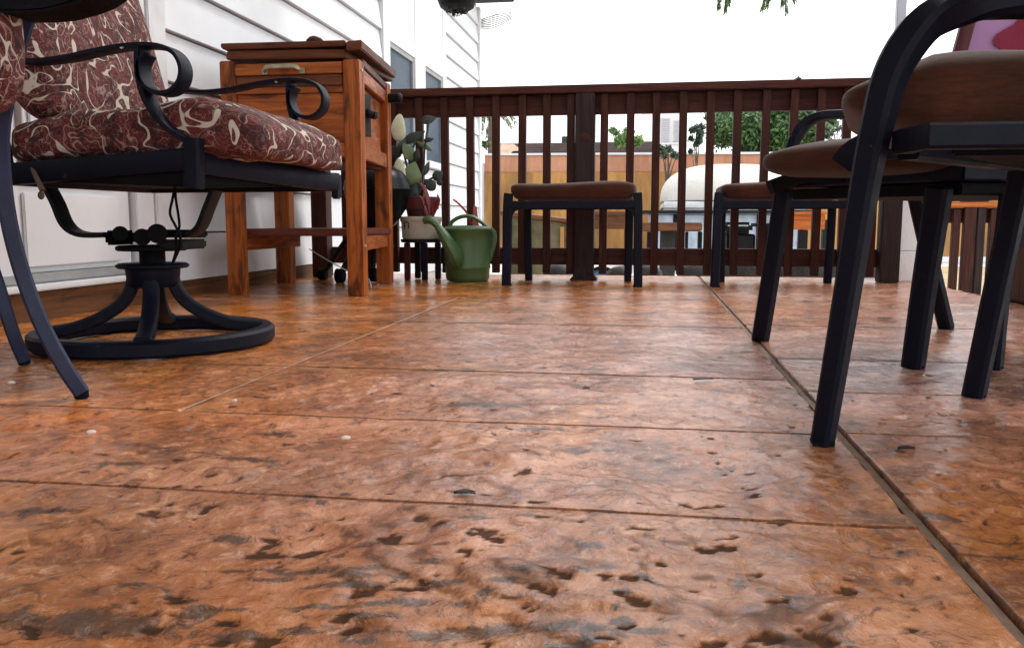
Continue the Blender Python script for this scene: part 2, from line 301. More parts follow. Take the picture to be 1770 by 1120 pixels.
# ------------------------------------------------------------------ mesh helpers
def origin(o):
    p = Vector((0, 0, 0))
    while o is not None: p += Vector(o.location); o = o.parent
    return p
class MB:
    def __init__(s): s.v = []; s.f = []
    def add(s, v, f):
        k = len(s.v); s.v += [tuple(p) for p in v]; s.f += [tuple(i + k for i in q) for q in f]; return s
    def box(s, lo, hi, rot=None, piv=None):
        x0, y0, z0 = lo; x1, y1, z1 = hi
        v = [Vector(p) for p in ((x0, y0, z0), (x1, y0, z0), (x1, y1, z0), (x0, y1, z0), (x0, y0, z1), (x1, y0, z1), (x1, y1, z1), (x0, y1, z1))]
        if rot is not None:
            c = Vector(piv) if piv is not None else sum(v, Vector()) / 8
            v = [rot @ (p - c) + c for p in v]
        return s.add(v, [(0, 3, 2, 1), (4, 5, 6, 7), (0, 1, 5, 4), (1, 2, 6, 5), (2, 3, 7, 6), (3, 0, 4, 7)])
    def hexa(s, v8):
        return s.add(v8, [(0, 3, 2, 1), (4, 5, 6, 7), (0, 1, 5, 4), (1, 2, 6, 5), (2, 3, 7, 6), (3, 0, 4, 7)])
    def sweep(s, pts, w, h, side=(0, 1, 0), n=6, chamfer=0.25, round_=False, taper=None, closed=False, caps=True):
        pts = [Vector(p) for p in pts]
        if n > 1 and len(pts) > 2 or closed: pts = catmull(pts, n, closed)
        side = Vector(side).normalized(); rings = []; L = len(pts)
        if round_: prof = [(math.cos(a) , math.sin(a)) for a in [2 * math.pi * i / 10 for i in range(10)]]
        else:
            k = 1 - chamfer * 2 * 0.5
            prof = [(1, -k), (1, k), (k, 1), (-k, 1), (-1, k), (-1, -k), (-k, -1), (k, -1)]
        m = len(prof)
        for i, p in enumerate(pts):
            a = pts[(i - 1) % L] if closed or i > 0 else p; b = pts[(i + 1) % L] if closed or i < L - 1 else p
            T = (b - a).normalized(); S = (side - T * side.dot(T))
            if S.length < 1e-4: S = T.orthogonal()
            S.normalize(); N = T.cross(S); t = i / max(1, L - 1)
            k = 1.0 if taper is None else (taper(t) if callable(taper) else 1 + (taper - 1) * t)
            rings.append([p + S * (x * w / 2 * k) + N * (y * h / 2 * k) for x, y in prof])
        v = [q for r in rings for q in r]; f = []
        for i in range(L if closed else L - 1):
            j = (i + 1) % L
            for a in range(m): f.append((i * m + a, i * m + (a + 1) % m, j * m + (a + 1) % m, j * m + a))
        if caps and not closed: f.append(tuple(range(m))[::-1]); f.append(tuple((L - 1) * m + a for a in range(m)))
        return s.add(v, f)
    def lathe(s, prof, c=(0, 0, 0), n=40, sx=1, sy=1, cap=True):
        v = []; f = []; m = len(prof)
        for r, z in prof:
            for i in range(n):
                a = 2 * math.pi * i / n; v.append((c[0] + r * sx * math.cos(a), c[1] + r * sy * math.sin(a), c[2] + z))
        for j in range(m - 1):
            for i in range(n): f.append((j * n + i, j * n + (i + 1) % n, (j + 1) * n + (i + 1) % n, (j + 1) * n + i))
        if cap: f.append(tuple(range(n))[::-1]); f.append(tuple((m - 1) * n + i for i in range(n)))
        return s.add(v, f)
    def cyl(s, a, b, r, n=16, r2=None):
        a, b = Vector(a), Vector(b); T = (b - a).normalized(); S = T.orthogonal().normalized(); N = T.cross(S); r2 = r if r2 is None else r2
        v = [a + (S * math.cos(2 * math.pi * i / n) + N * math.sin(2 * math.pi * i / n)) * r for i in range(n)]
        v += [b + (S * math.cos(2 * math.pi * i / n) + N * math.sin(2 * math.pi * i / n)) * r2 for i in range(n)]
        f = [(i, (i + 1) % n, n + (i + 1) % n, n + i) for i in range(n)] + [tuple(range(n))[::-1], tuple(range(n, 2 * n))]
        return s.add(v, f)
    def ell(s, c, r, rot=None, n=14, m=20, e1=1.0, e2=1.0, fn=None):
        """(super)ellipsoid"""
        c = Vector(c); v = []; f = []
        pw = lambda x, e: math.copysign(abs(x) ** e, x)
        for j in range(n + 1):
            ph = -math.pi / 2 + math.pi * j / n
            for i in range(m):
                th = 2 * math.pi * i / m
                p = Vector((pw(math.cos(ph), e1) * pw(math.cos(th), e2), pw(math.cos(ph), e1) * pw(math.sin(th), e2), pw(math.sin(ph), e1)))
                if fn: p = fn(p); v.append(p); continue
                p = Vector((p.x * r[0], p.y * r[1], p.z * r[2]))
                if rot is not None: p = rot @ p
                v.append(p + c)
        for j in range(n):
            for i in range(m): f.append((j * m + i, j * m + (i + 1) % m, (j + 1) * m + (i + 1) % m, (j + 1) * m + i))
        return s.add(v, f)
    def make(s, name, mat, parent=None, bevel=0.0, smooth=35, loc=None, seg=2):
        me = bpy.data.meshes.new(name); o = bpy.data.objects.new(name, me); COL.objects.link(o)
        off = origin(parent) if parent is not None else Vector((0, 0, 0))
        if loc is not None: o.location = Vector(loc) - off; off = Vector(loc)
        me.from_pydata([tuple(Vector(p) - off) for p in s.v], [], s.f)
        bm = bmesh.new(); bm.from_mesh(me)
        bmesh.ops.remove_doubles(bm, verts=bm.verts, dist=1e-6)
        bmesh.ops.recalc_face_normals(bm, faces=bm.faces)
        if bevel:
            ed = [e for e in bm.edges if len(e.link_faces) == 2 and e.calc_face_angle(0) > rad(30)]
            bmesh.ops.bevel(bm, geom=ed, offset=bevel, segments=seg, affect='EDGES', clamp_overlap=True)
        bm.to_mesh(me); bm.free()
        if smooth: me.shade_smooth(); me.set_sharp_from_angle(angle=rad(smooth))
        me.materials.append(mat)
        if parent is not None: o.parent = parent
        return o
def catmull(P, n, closed=False):
    out = []; L = len(P)
    for i in range(L if closed else L - 1):
        g = (lambda k: P[k % L]) if closed else (lambda k: P[min(max(k, 0), L - 1)])
        a, b, c, d = g(i - 1), g(i), g(i + 1), g(i + 2)
        for k in range(n):
            t = k / n
            out.append(0.5 * ((2 * b) + (c - a) * t + (2 * a - 5 * b + 4 * c - d) * t * t + (3 * b - a - 3 * c + d) * t ** 3))
    if not closed: out.append(P[-1].copy())
    return out
def thing(name, label, cat, loc=(0, 0, 0), group=None):
    o = bpy.data.objects.new(name, None); COL.objects.link(o); o.location = loc; o.empty_display_size = 0.1
    o['label'] = label; o['category'] = cat
    if group: o['group'] = group
    return o
def tag(o, label, cat, group=None):
    o['label'] = label; o['category'] = cat
    if group: o['group'] = group
    return o
def structure(o, label=None):
    o['kind'] = 'structure'
    if label: o['label'] = label
    return o
def inst(src, name, parent, loc):
    o = bpy.data.objects.new(name, src.data); COL.objects.link(o); o.parent = parent
    o.location = Vector(loc) - origin(parent); return o
def bx(name, lo, hi, mat, parent=None, bevel=0.002, rot=None, piv=None):
    return MB().box(lo, hi, rot, piv).make(name, mat, parent, bevel)

# ================================================================== THE GROUND AND FLOOR
g = MB().box((-300, -300, -0.62), (300, 300, -0.32)).make('ground', M['concrete'], None, 0, 0); structure(g, 'pale sunlit ground beyond the patio')
floor = bpy.data.objects.new('patio_floor', None); COL.objects.link(floor); floor['kind'] = 'structure'
floor['label'] = 'orange stamped concrete patio floor with long joints'
FX0, FX1, SL, SR, FYE = -1.85, 1.345, -0.733, 0.280, 4.78
bx('floor_base', (FX0, -2.5, -0.32), (FX1, FYE, -0.026), M['grout'], floor, 0)

# vectorised value noise
_tab = rng.random((256, 256))
def vnoise(x, y):
    xi = np.floor(x).astype(int); yi = np.floor(y).astype(int); fx = x - xi; fy = y - yi
    fx = fx * fx * (3 - 2 * fx); fy = fy * fy * (3 - 2 * fy)
    a = _tab[xi & 255, yi & 255]; b = _tab[(xi + 1) & 255, yi & 255]; c = _tab[xi & 255, (yi + 1) & 255]; d = _tab[(xi + 1) & 255, (yi + 1) & 255]
    return a * (1 - fx) * (1 - fy) + b * fx * (1 - fy) + c * (1 - fx) * fy + d * fx * fy
def fbm(x, y, o=4):
    s = 0; a = 0.5; t = 0
    for k in range(o): s = s + a * vnoise(x * 2 ** k + 13.7 * k, y * 2 ** k + 5.1 * k); t += a; a *= 0.5
    return s / t
STAINS_AND_SHADE = [(150, 1062, .12, .028), (395, 918, .035, .014), (480, 745, .05, .022), (205, 808, .05, .02), (60, 880, .05, .016), (1620, 890, .034, .020),
          (840, 700, .12, .03), (700, 1030, .05, .010), (600, 1000, .05, .008), (740, 1078, .05, .010), (640, 1055, .035, .007), (540, 975, .05, .010), (480, 985, .04, .007), (860, 1075, .05, .012), (560, 1035, .05, .006),
          (350, 1035, .03, .008), (380, 1105, .05, .008), (560, 1112, .06, .007), (970, 1080, .035, .010), (1020, 950, .018, .012), (930, 740, .04, .02), (990, 775, .03, .02), (430, 800, .06, .018)]
_r = random.Random(5)
for _ in range(70):  # small dark spots painting the shade of near pits and ledges
    STAINS_AND_SHADE.append((_r.gauss(720, 260), _r.uniform(940, 1118), _r.uniform(.008, .028), _r.uniform(.004, .010)))
for _ in range(40):
    STAINS_AND_SHADE.append((_r.uniform(50, 1750), _r.uniform(560, 930), _r.uniform(.008, .03), _r.uniform(.005, .012)))
SP = [(AZ(a, b), c, d) for a, b, c, d in STAINS_AND_SHADE]
def sstep(a, b, x):
    t = np.clip((x - a) / (b - a), 0, 1); return t * t * (3 - 2 * t)
def relief(X, Y):
    wx = X + 0.10 * fbm(X * 3 + 9, Y * 3); wy = Y + 0.10 * fbm(X * 3, Y * 3 + 31)
    a = fbm(wx * 4.0 + wy * 1.5, wy * 4.6 - wx * 1.2, 5)                 # broad slate layers
    t = a * 8.0; fr = t - np.floor(t); st = (np.floor(t) + sstep(0.72, 1.0, fr)) / 8.0
    b = fbm(wx * 18, wy * 17 + 7, 4); c = 1 - np.abs(2 * fbm(wx * 9 + 3, wy * 9, 4) - 1)
    d = fbm(X * 1.7 + 40, Y * 1.7 + 11, 3)
    near = np.clip((1.15 - Y) / 0.55, 0, 1) * np.clip(1.15 - np.abs(X + 0.15) / 0.75, 0, 1)
    thr = 0.785 - 0.095 * near - 0.06 * (d - .5)                          # pits crowd together in the foreground
    pf = fbm(wx * 24 + wy * 20 + 80, wy * 44 - wx * 16 + 17, 5)
    pit = sstep(thr - .012, thr + .030, pf)
    pf2 = fbm(X * 52 + 5, Y * 48 + 9, 3); pit2 = sstep(.78, .84, pf2)
    amp = 0.25 + 0.75 * np.clip((2.6 - Y) / 1.6, 0, 1)
    h = amp * (0.030 * (0.75 * st + 0.25 * a - 0.5) + 0.0075 * (b - 0.5) + 0.0080 * (c - 0.85) - 0.0024 * pit - .0015 * pit2)
    ridge = sstep(.60, .76, fr) * (1 - sstep(.86, 1.0, fr)) * sstep(.42, .60, fbm(wx * 11 + 60, wy * 11 + 3, 4))   # shade along the layer steps, painted as dark lines
    return h, np.clip(1.0 - 1.0 * pit - .9 * pit2 - .62 * ridge * (.45 + .55 * near), 0, 1)
def slab(x0, x1, y0, y1):
    far = y0 > 1.6
    dx = 0.014 if far else 0.0050; dy = 0.014 if far else 0.0050
    if y0 > 3.2: dx = dy = 0.035
    if y1 < 0.42: dx = dy = 0.04
    if x1 - x0 > 1.5 and not far and y1 > .42: x_lo = -1.25
    else: x_lo = x0
    nx = max(4, int((x1 - x0) / dx)); ny = max(4, int((y1 - y0) / dy))
    g = 0.0022 if y1 < 2.0 else 0.0055
    gy = g; g = 0.0022
    xs = np.concatenate(([x0 + g, x0 + g + 0.0005], (np.concatenate((np.linspace(x0 + g + 0.004, x_lo - .01, 30), np.linspace(x_lo, x1 - g - 0.004, int((x1 - x_lo) / dx)))) if x_lo > x0 else np.linspace(x0 + g + 0.004, x1 - g - 0.004, nx)), [x1 - g - 0.0005, x1 - g]))
    ys = np.concatenate(([y0 + gy, y0 + gy + 0.0005], np.linspace(y0 + gy + 0.004, y1 - gy - 0.004, ny), [y1 - gy - 0.0005, y1 - gy]))
    X, Y = np.meshgrid(xs, ys); h, rel = relief(X, Y)
    # keep the tops level with the neighbours and let worn edges fall away
    near_seam = np.minimum(np.abs(X - SL), np.abs(X - SR)); kk = np.clip(near_seam / 0.06, 0.12, 1)
    h = h * kk; h = np.where(h < -.012, -.012 + (h + .012) * .3, h) - 0.0005
    ex = np.minimum(X - x0, x1 - X); ey = np.minimum(Y - y0, y1 - Y); h = h * np.clip(ey / 0.05, .10, 1); rag = np.clip(fbm(X * 26, Y * 26, 3) - 0.50, 0, 1)
    h = h - 0.009 * np.clip(1 - ey / (0.002 + 0.007 * rag), 0, 1) ** 1.5 - 0.007 * np.clip(1 - ex / (0.0015 + 0.020 * rag), 0, 1) ** 1.5
    rel[0, :] = rel[-1, :] = 0; rel[:, 0] = rel[:, -1] = 0; rel[1, :] = rel[-2, :] = .45; rel[:, 1] = rel[:, -2] = .45
    h[0, :] = h[-1, :] = -0.0255; h[:, 0] = h[:, -1] = -0.0255
    X2 = X + (fbm(X * 14, Y * 14 + 50, 3) - 0.5) * 0.002; Y2 = Y + (fbm(X * 40 + 50, Y * 40, 3) - 0.5) * 0.0022
    stn = np.zeros_like(X)
    for p, a, b in SP:
        ca, sa = math.cos(0.15), math.sin(0.15)
        u = ((X - p.x) * ca + (Y - p.y) * sa) / a; w = (-(X - p.x) * sa + (Y - p.y) * ca) / b
        stn = np.maximum(stn, np.clip(1.25 - np.sqrt(u * u + w * w), 0, 1))
    R, C = X.shape; co = np.stack([X2, Y2, h], -1).reshape(-1, 3)
    idx = np.arange(R * C).reshape(R, C)
    q = np.stack([idx[:-1, :-1], idx[:-1, 1:], idx[1:, 1:], idx[1:, :-1]], -1).reshape(-1, 4)
    me = bpy.data.meshes.new('slab'); me.vertices.add(R * C); me.vertices.foreach_set('co', co.ravel())
    me.loops.add(q.size); me.loops.foreach_set('vertex_index', q.ravel().astype(np.int32))
    me.polygons.add(len(q)); me.polygons.foreach_set('loop_start', np.arange(0, q.size, 4, dtype=np.int32))
    me.update(calc_edges=True); me.validate()
    at = me.attributes.new('relief', 'FLOAT', 'POINT'); at.data.foreach_set('value', rel.ravel().astype(np.float32))
    sheen_pale = np.exp(-(((X - .05) / .75) ** 2 + ((Y - 2.0) / 1.05) ** 2)) * 1.2 + .7 * np.clip((X - .5) / .6, 0, 1) * np.clip((Y - 1.2) / .8, 0, 1) + (fbm(X * 2.3, Y * 2.3, 4) - .5) * 1.1
    sheen_pale = np.clip(sheen_pale, 0, 1)
    at = me.attributes.new('sheen_pale', 'FLOAT', 'POINT'); at.data.foreach_set('value', sheen_pale.ravel().astype(np.float32))
    at = me.attributes.new('stain_shade', 'FLOAT', 'POINT'); at.data.foreach_set('value', stn.ravel().astype(np.float32))
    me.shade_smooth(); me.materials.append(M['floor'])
    o = bpy.data.objects.new('slab', me); COL.objects.link(o); o.parent = floor
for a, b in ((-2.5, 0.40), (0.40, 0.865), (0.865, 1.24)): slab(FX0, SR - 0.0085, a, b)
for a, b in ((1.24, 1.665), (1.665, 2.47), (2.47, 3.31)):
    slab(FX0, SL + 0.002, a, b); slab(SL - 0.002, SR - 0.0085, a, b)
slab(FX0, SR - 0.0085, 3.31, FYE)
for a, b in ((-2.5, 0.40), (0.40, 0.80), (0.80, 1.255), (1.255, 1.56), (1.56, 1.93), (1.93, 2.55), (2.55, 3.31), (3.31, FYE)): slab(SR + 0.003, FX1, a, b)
# wooden filler strip left in the long joint, ragged on one side
m_ = MB(); ys = np.arange(-2.4, FYE, 0.02); vv = []
for y in ys:
    e = 0.0022 * (mnoise.noise(Vector((3, y * 20, 0))))
    e2 = 0.0035 * max(0, mnoise.noise(Vector((9, y * 14, 0))))
    vv += [(SR - 0.011 + e, y, -0.0255), (SR - 0.0095 + e * .6, y, -0.0025), (SR + 0.0005 + e2, y, -0.0040), (SR + 0.003 + e2, y, -0.0255)]
ff = []
for i in range(len(ys) - 1):
    for a in range(3): ff.append((i * 4 + a, i * 4 + a + 1, i * 4 + 5 + a, i * 4 + 4 + a))
m_.add(vv, ff).make('joint_strip', M['strip'], floor, 0, 60)
m_ = MB(); vv = []; ys = np.arange(1.26, 3.30, 0.02)
for y in ys:
    e = 0.0012 * mnoise.noise(Vector((1, y * 25, 0))); w = 0.0022 + 0.0016 * mnoise.noise(Vector((5, y * 30, 0)))
    vv += [(SL - w * .8 + e, y, -0.0002), (SL + w * .8 + e, y, -0.0002)]
m_.add(vv, [(i * 2, i * 2 + 1, i * 2 + 3, i * 2 + 2) for i in range(len(ys) - 1)]).make('caulk_line', M['caulk'], floor, 0, 60)
# dark boards painting in the shaded floor at the right
st = bpy.data.objects.new('shaded_floor_boards', None); COL.objects.link(st); structure(st, 'dark boards standing in for shaded floor beside the patio')
for i in range(9):
    y0 = 1.1 + i * 0.28
    if y0 > 3.4: break
    bx('board', (1.352, y0, -0.32), (2.6, y0 + 0.272, -0.004), M['cabinet_wood'], st, 0.003)

# ================================================================== THE HOUSE (left)
WX = -1.85
house = thing('white_house', 'white clapboard house wall with a panelled door and two dark windows', 'house', (WX, 4.5, 0))
bx('wall', (-6.5, -2.5, -0.32), (WX - 0.030, 9.43, 2.9), M['grey_sill'], house, 0)  # core painted grey so the lap shadows in the slots read darker
bx('skirting_board', (WX - 0.028, 3.02, -0.010), (WX + 0.012, FYE, 0.058), M['skirt_y'], house, 0.003)
bx('skirting_board', (WX - 0.028, -2.4, -0.010), (WX + 0.030, 3.015, 0.088), M['skirt_y'], house, 0.004)
def siding(y0, y1, z0, z1):
    ex = 0.194; k0 = math.floor((z0 - 0.062) / ex + 1e-6)
    k = k0
    while 0.062 + k * ex < z1 - 0.01:
        a = max(z0, 0.062 + k * ex); b = min(z1, 0.062 + (k + 1) * ex) - .006
        xo = WX + 0.012; ta = (b - a) / ex
        v = [(WX - 0.029, y0, a), (xo, y0, a), (xo, y1, a), (WX - 0.029, y1, a),
             (WX - 0.029, y0, b - .001), (xo - 0.024 * ta, y0, b - .001), (xo - 0.024 * ta, y1, b - .001), (WX - 0.029, y1, b - .001)]
        MB().hexa(v).make('siding_board', M['white'], house, 0.0012)
        k += 1
siding(3.125, 5.90, 0.062, 2.58)
siding(7.80, 9.36, -0.32, 2.58)
siding(5.90, 7.80, -0.32, 0.74)
siding(4.80, 5.898, -0.32, 0.06)
siding(-2.4, 1.55, 0.10, 2.58)
# corner and trim boards
bx('corner_board', (WX - 0.029, 9.362, -0.32), (WX + 0.022, 9.45, 2.58), M['white_dirty'], house, 0.002)
bx('trim_board', (WX - 0.029, 5.905, 0.742), (WX + 0.020, 6.06, 2.58), M['white'], house, 0.002)
bx('trim_board', (WX - 0.029, 6.74, 0.742), (WX + 0.018, 7.05, 2.58), M['white'], house, 0.002)
bx('trim_board', (WX - 0.029, 7.68, 0.742), (WX + 0.018, 7.797, 2.58), M['white'], house, 0.002)
bx('trim_board', (WX - 0.029, 6.062, 1.572), (WX + 0.014, 6.738, 2.58), M['white'], house, 0.002)
bx('trim_board', (WX - 0.029, 7.052, 1.572), (WX + 0.014, 7.678, 2.58), M['white'], house, 0.002)
for a, b in ((6.06, 6.74), (7.05, 7.68)):
    w = MB()
    w.box((WX - 0.028, a + .002, 1.535), (WX + 0.006, b - .002, 1.570)).box((WX - 0.028, a + .002, 0.802), (WX + 0.006, a + 0.025, 1.533))
    w.box((WX - 0.028, b - 0.040, 0.802), (WX + 0.006, b - .002, 1.533))
    w = w.make('window', M['grey_sill'], house, 0.001)
    bx('pane', (WX - 0.026, a + 0.026, 0.802), (WX - 0.010, b - 0.041, 1.534), M['pane'], w, 0)
    bx('sill', (WX - 0.028, a + .002, 0.744), (WX + 0.045, b - .002, 0.800), M['white_dirty'], w, 0.003)
# door with raised panels
door = MB().box((WX - 0.029, 1.60, 0.142), (WX - 0.008, 2.875, 2.2)).make('door', M['white'], house, 0.002)
def door_panel(y0, y1, z0, z1):
    p = MB(); t = 0.018
    p.box((WX - 0.0075, y0, z0), (WX + 0.006, y1, z0 + t)).box((WX - 0.0075, y0, z1 - t), (WX + 0.006, y1, z1))
    p.box((WX - 0.0075, y0, z0 + t), (WX + 0.006, y0 + t, z1 - t)).box((WX - 0.0075, y1 - t, z0 + t), (WX + 0.006, y1, z1 - t))
    p.make('panel_moulding', M['white_dirty'], door, 0.002)
    bx('panel', (WX - 0.0075, y0 + 0.05, z0 + 0.05), (WX + 0.001, y1 - 0.05, z1 - 0.05), M['white'], door, 0.004)
door_panel(2.33, 2.80, 0.42, 1.2); door_panel(1.70, 2.22, 0.42, 1.2); door_panel(1.70, 2.80, 1.30, 2.1)
bx('rail_board', (WX - 0.0075, 2.33, 0.160), (WX + 0.004, 2.80, 0.385), M['white'], door, 0.003)
bx('door_casing', (WX - 0.029, 2.888, 0.092), (WX + 0.016, 3.00, 2.3), M['white'], house, 0.003)
bx('door_casing', (WX - 0.029, 3.004, 0.092), (WX + 0.026, 3.12, 2.3), M['white_dirty'], house, 0.004)
bx('door_casing', (WX - 0.029, 2.13, 0.092), (WX + 0.012, 2.30, 2.3), M['white'], house, 0.003)
bx('door_gap_shade', (WX - 0.029, 2.8765, 0.142), (WX - 0.022, 2.887, 2.2), M['rubber'], house, 0)  # black strip painting the shade in the gap beside the door
bx('threshold', (WX - 0.029, 1.60, 0.112), (WX + 0.026, 2.880, 0.140), M['grey_sill'], house, 0.004)
bx('threshold', (WX - 0.029, 1.60, 0.090), (WX + 0.050, 2.885, 0.110), M['white_dirty'], house, 0.004)
ez = AY(860, 5, 9.6).z; ex_ = AY(889, 5, 9.6).x
bx('eave', (-6.9, -2.7, ez), (ex_, 9.62, 2.84), M['black'], house, 0.01)
v = [(-7.0, -2.8, 2.845), (WX + 0.45, -2.8, 2.845), (WX + 0.45, 9.7, 2.845), (-7.0, 9.7, 2.845), (-4.3, -2.8, 4.3), (-4.2, -2.8, 4.3), (-4.2, 9.7, 4.3), (-4.3, 9.7, 4.3)]
MB().hexa(v).make('roof', M['shingle'], house, 0)

# ================================================================== PATIO COVER (overhead)
cover = thing('patio_cover', 'flat wooden patio cover on a slim grey post above the deck', 'patio cover', (0.0, 4.6, 0))
bx('roof_deck', (WX + 0.02, -2.6, 2.42), (1.9, 2.2, 2.47), M['cream'], cover, 0.003)
for i in range(9):
    x = WX + 0.1 + i * 0.45
    bx('rafter', (x, -2.6, 2.28), (x + 0.045, 4.85, 2.418), M['cream'], cover, 0.002)
bx('beam', (WX + 0.02, 4.60, 2.14), (1.9, 4.69, 2.278), M['cream'], cover, 0.003)
bx('beam', (WX + 0.02, 2.10, 2.14), (1.9, 2.19, 2.278), M['cream'], cover, 0.003)
bx('post', (1.80, 2.10, 0.0), (1.89, 2.19, 2.138), M['cream'], cover, 0.003)
pc = AY(1555, 60, 4.64)
bx('post', (pc.x - 0.022, 4.62, 0.86), (pc.x + 0.022, 4.664, 2.138), M['steel'], cover, 0.003)
pl, pr_ = AY(1549, 400, 4.55).x, AY(1612, 400, 4.55).x
pier = thing('white_pier', 'square white rendered pier with a wider base at the patio corner', 'pillar', ((pl + pr_) / 2, 4.64, 0))
bx('shaft', (pl, 4.55, 0.152), (pr_, 4.75, 0.858), M['stucco_white'], pier, 0.004)
bx('base', (pl - 0.022, 4.53, -0.002), (pr_ + 0.022, 4.77, 0.15), M['stucco_white'], pier, 0.004)

# ================================================================== WOODEN RAILING
rail = thing('deck_railing', 'dark red stained wooden railing across the far edge of the patio', 'railing', (-0.3, 4.45, 0))
RY = 4.45; XL, XR = -1.785, 1.208
bx('top_cap', (XL, RY - 0.055, 0.938), (XR + 0.03, RY + 0.085, 0.977), M['rail_x'], rail, 0.004)
bx('upper_beam', (XL + 0.09, RY + 0.010, 0.838), (XR - 0.085, RY + 0.048, 0.936), M['rail_x'], rail, 0.003)
bx('lower_beam', (XL + 0.09, RY + 0.010, 0.073), (XR - 0.085, RY + 0.048, 0.160), M['rail_x'], rail, 0.003)
src = None
for x in (-1.60, -1.465, -1.329, -1.185, -1.051, -0.916, -0.784, -0.648, -0.516, -0.3935, -0.228, -0.096, 0.035, 0.165, 0.298, 0.427, 0.560, 0.691, 0.820, 0.947, 1.078):
    if src is None:
        src = MB().box((x - .0195, RY - 0.030, 0.030), (x + .0195, RY + 0.008, 0.936)).make('baluster', M['rail_z'], rail, 0.0025, loc=(x, RY, 0.03)); continue
    o = inst(src, 'baluster', rail, (x + random.uniform(-.0015, .0015), RY, 0.03 + random.uniform(-.003, .001)))
    o.rotation_euler = (0, random.uniform(-.004, .004), 0)
p = MB().lathe([(0.098, 0), (0.094, 0.006), (0.078, 0.018), (0.070, 0.038), (0.067, 0.07)], (-0.322, RY - 0.01, 0.0), 4)
p.v = [((x + 0.322) * math.cos(rad(45)) - (y - RY + .01) * math.sin(rad(45)) - 0.322, (x + 0.322) * math.sin(rad(45)) + (y - RY + .01) * math.cos(rad(45)) + RY - .01, z) for x, y, z in p.v]
post = bx('post', (-0.371, RY - 0.058, 0.000), (-0.273, RY + 0.040, 0.936), M['post_z'], rail, 0.005)
p.make('post_foot', M['post_z'], rail, 0.002, 60)
MB().ell(AY(1011, 238, RY - 0.0575), (0.026, 0.0035, 0.022)).make('knot', M['rail_z'], post)
bx('post', (1.118, RY - 0.062, 0.0), (1.208, RY + 0.030, 0.936), M['post_z'], rail, 0.004)
bx('post', (XL, RY - 0.05, 0.0), (XL + 0.085, RY + 0.04, 0.936), M['rail_z'], rail, 0.004)

# low stair railing to the right, going down outside
sr = thing('stair_railing', 'low dark wooden stair rail with an orange top, right of the white pier', 'railing', (1.9, 5.3, -0.32))
Y0 = 5.3
tl, tr = AY(1606, 350, Y0), AY(1728, 347, Y0)
bx('top_cap', (tl.x - .1, Y0 - 0.06, tl.z - 0.030), (tr.x + 0.35, Y0 + 0.08, tl.z), M['orange_wood'], sr, 0.006)
bx('beam', (tl.x - .1, Y0 - 0.010, tl.z - 0.118), (tr.x + 0.35, Y0 + 0.03, tl.z - 0.032), M['rail_x'], sr, 0.003)
for (a, b, nm, mt) in ((1645, 1658, 'baluster', 'rail_z'), (1709, 1721, 'baluster', 'rail_z'), (1664, 1685, 'post', 'rail_z'), (1687, 1701, 'post', 'post_z')):
    xa, xb = AY(a, 430, Y0 - .05).x, AY(b, 430, Y0 - .05).x
    bx(nm, (xa, Y0 - 0.05, -0.32), (xb, Y0 - 0.012, (tl.z - 0.04) if nm == 'baluster' else tl.z - 0.031), M[mt], sr, 0.003)
xa, xb = AY(1664, 340, Y0).x, AY(1708, 340, Y0).x
bx('post_block', (xa, Y0 - 0.03, tl.z + .001), (xb, Y0 + 0.05, tl.z + 0.075), M['cabinet_wood'], sr, 0.004)

# ================================================================== WOODEN COOLER
ck = thing('wooden_cooler', 'orange cedar ice chest on tall legs with a drawer handle and bottle opener', 'cooler', (-1.42, 3.6, 0))
lx0, lx1, rx0, rx1 = -1.697, -1.634, -1.184, -1.118
YF, YB = 3.28, 3.93
bx('leg', (lx0, YF, 0), (lx1, YF + 0.065, 0.930), M['cedar_z'], ck, 0.004)
bx('leg', (rx0, YF, 0), (rx1, YF + 0.065, 0.922), M['cedar_z'], ck, 0.004)
bx('leg', (-1.775, YB - .01, 0), (-1.70, YB + 0.055, 0.90), M['cedar_z'], ck, 0.004)
bx('leg', (-1.272, YB - .01, 0), (-1.205, YB + 0.055, 0.935), M['cedar_z'], ck, 0.004)
lf = lx1 + 0.002
bx('drawer_front', (lf, YF + 0.002, 0.872), (rx0 - 0.003, YF + 0.05, 0.916), M['cedar_x'], ck, 0.003)
bx('front_board', (lf, YF + 0.010, 0.826), (rx0 - 0.006, YF + 0.05, 0.869), M['cedar_dark'], ck, 0.003)
bx('front_board', (lf, YF + 0.004, 0.800), (rx0 - 0.003, YF + 0.05, 0.823), M['cedar_x'], ck, 0.002)
bx('front_panel', (lf, YF + 0.016, 0.610), (rx0 - 0.003, YF + 0.05, 0.798), M['cedar_x'], ck, 0.002)
bx('front_panel', (lf, YF + 0.016, 0.550), (rx0 - 0.003, YF + 0.05, 0.607), M['cedar_x'], ck, 0.002)
bx('chest_bottom', (lf, YF + 0.052, 0.535), (rx0 - 0.04, YB - 0.02, 0.56), M['cedar_dark'], ck, 0.002)
bx('back_panel', (-1.69, YB, 0.55), (-1.28, YB + 0.03, 0.92), M['cedar_x'], ck, 0.002)
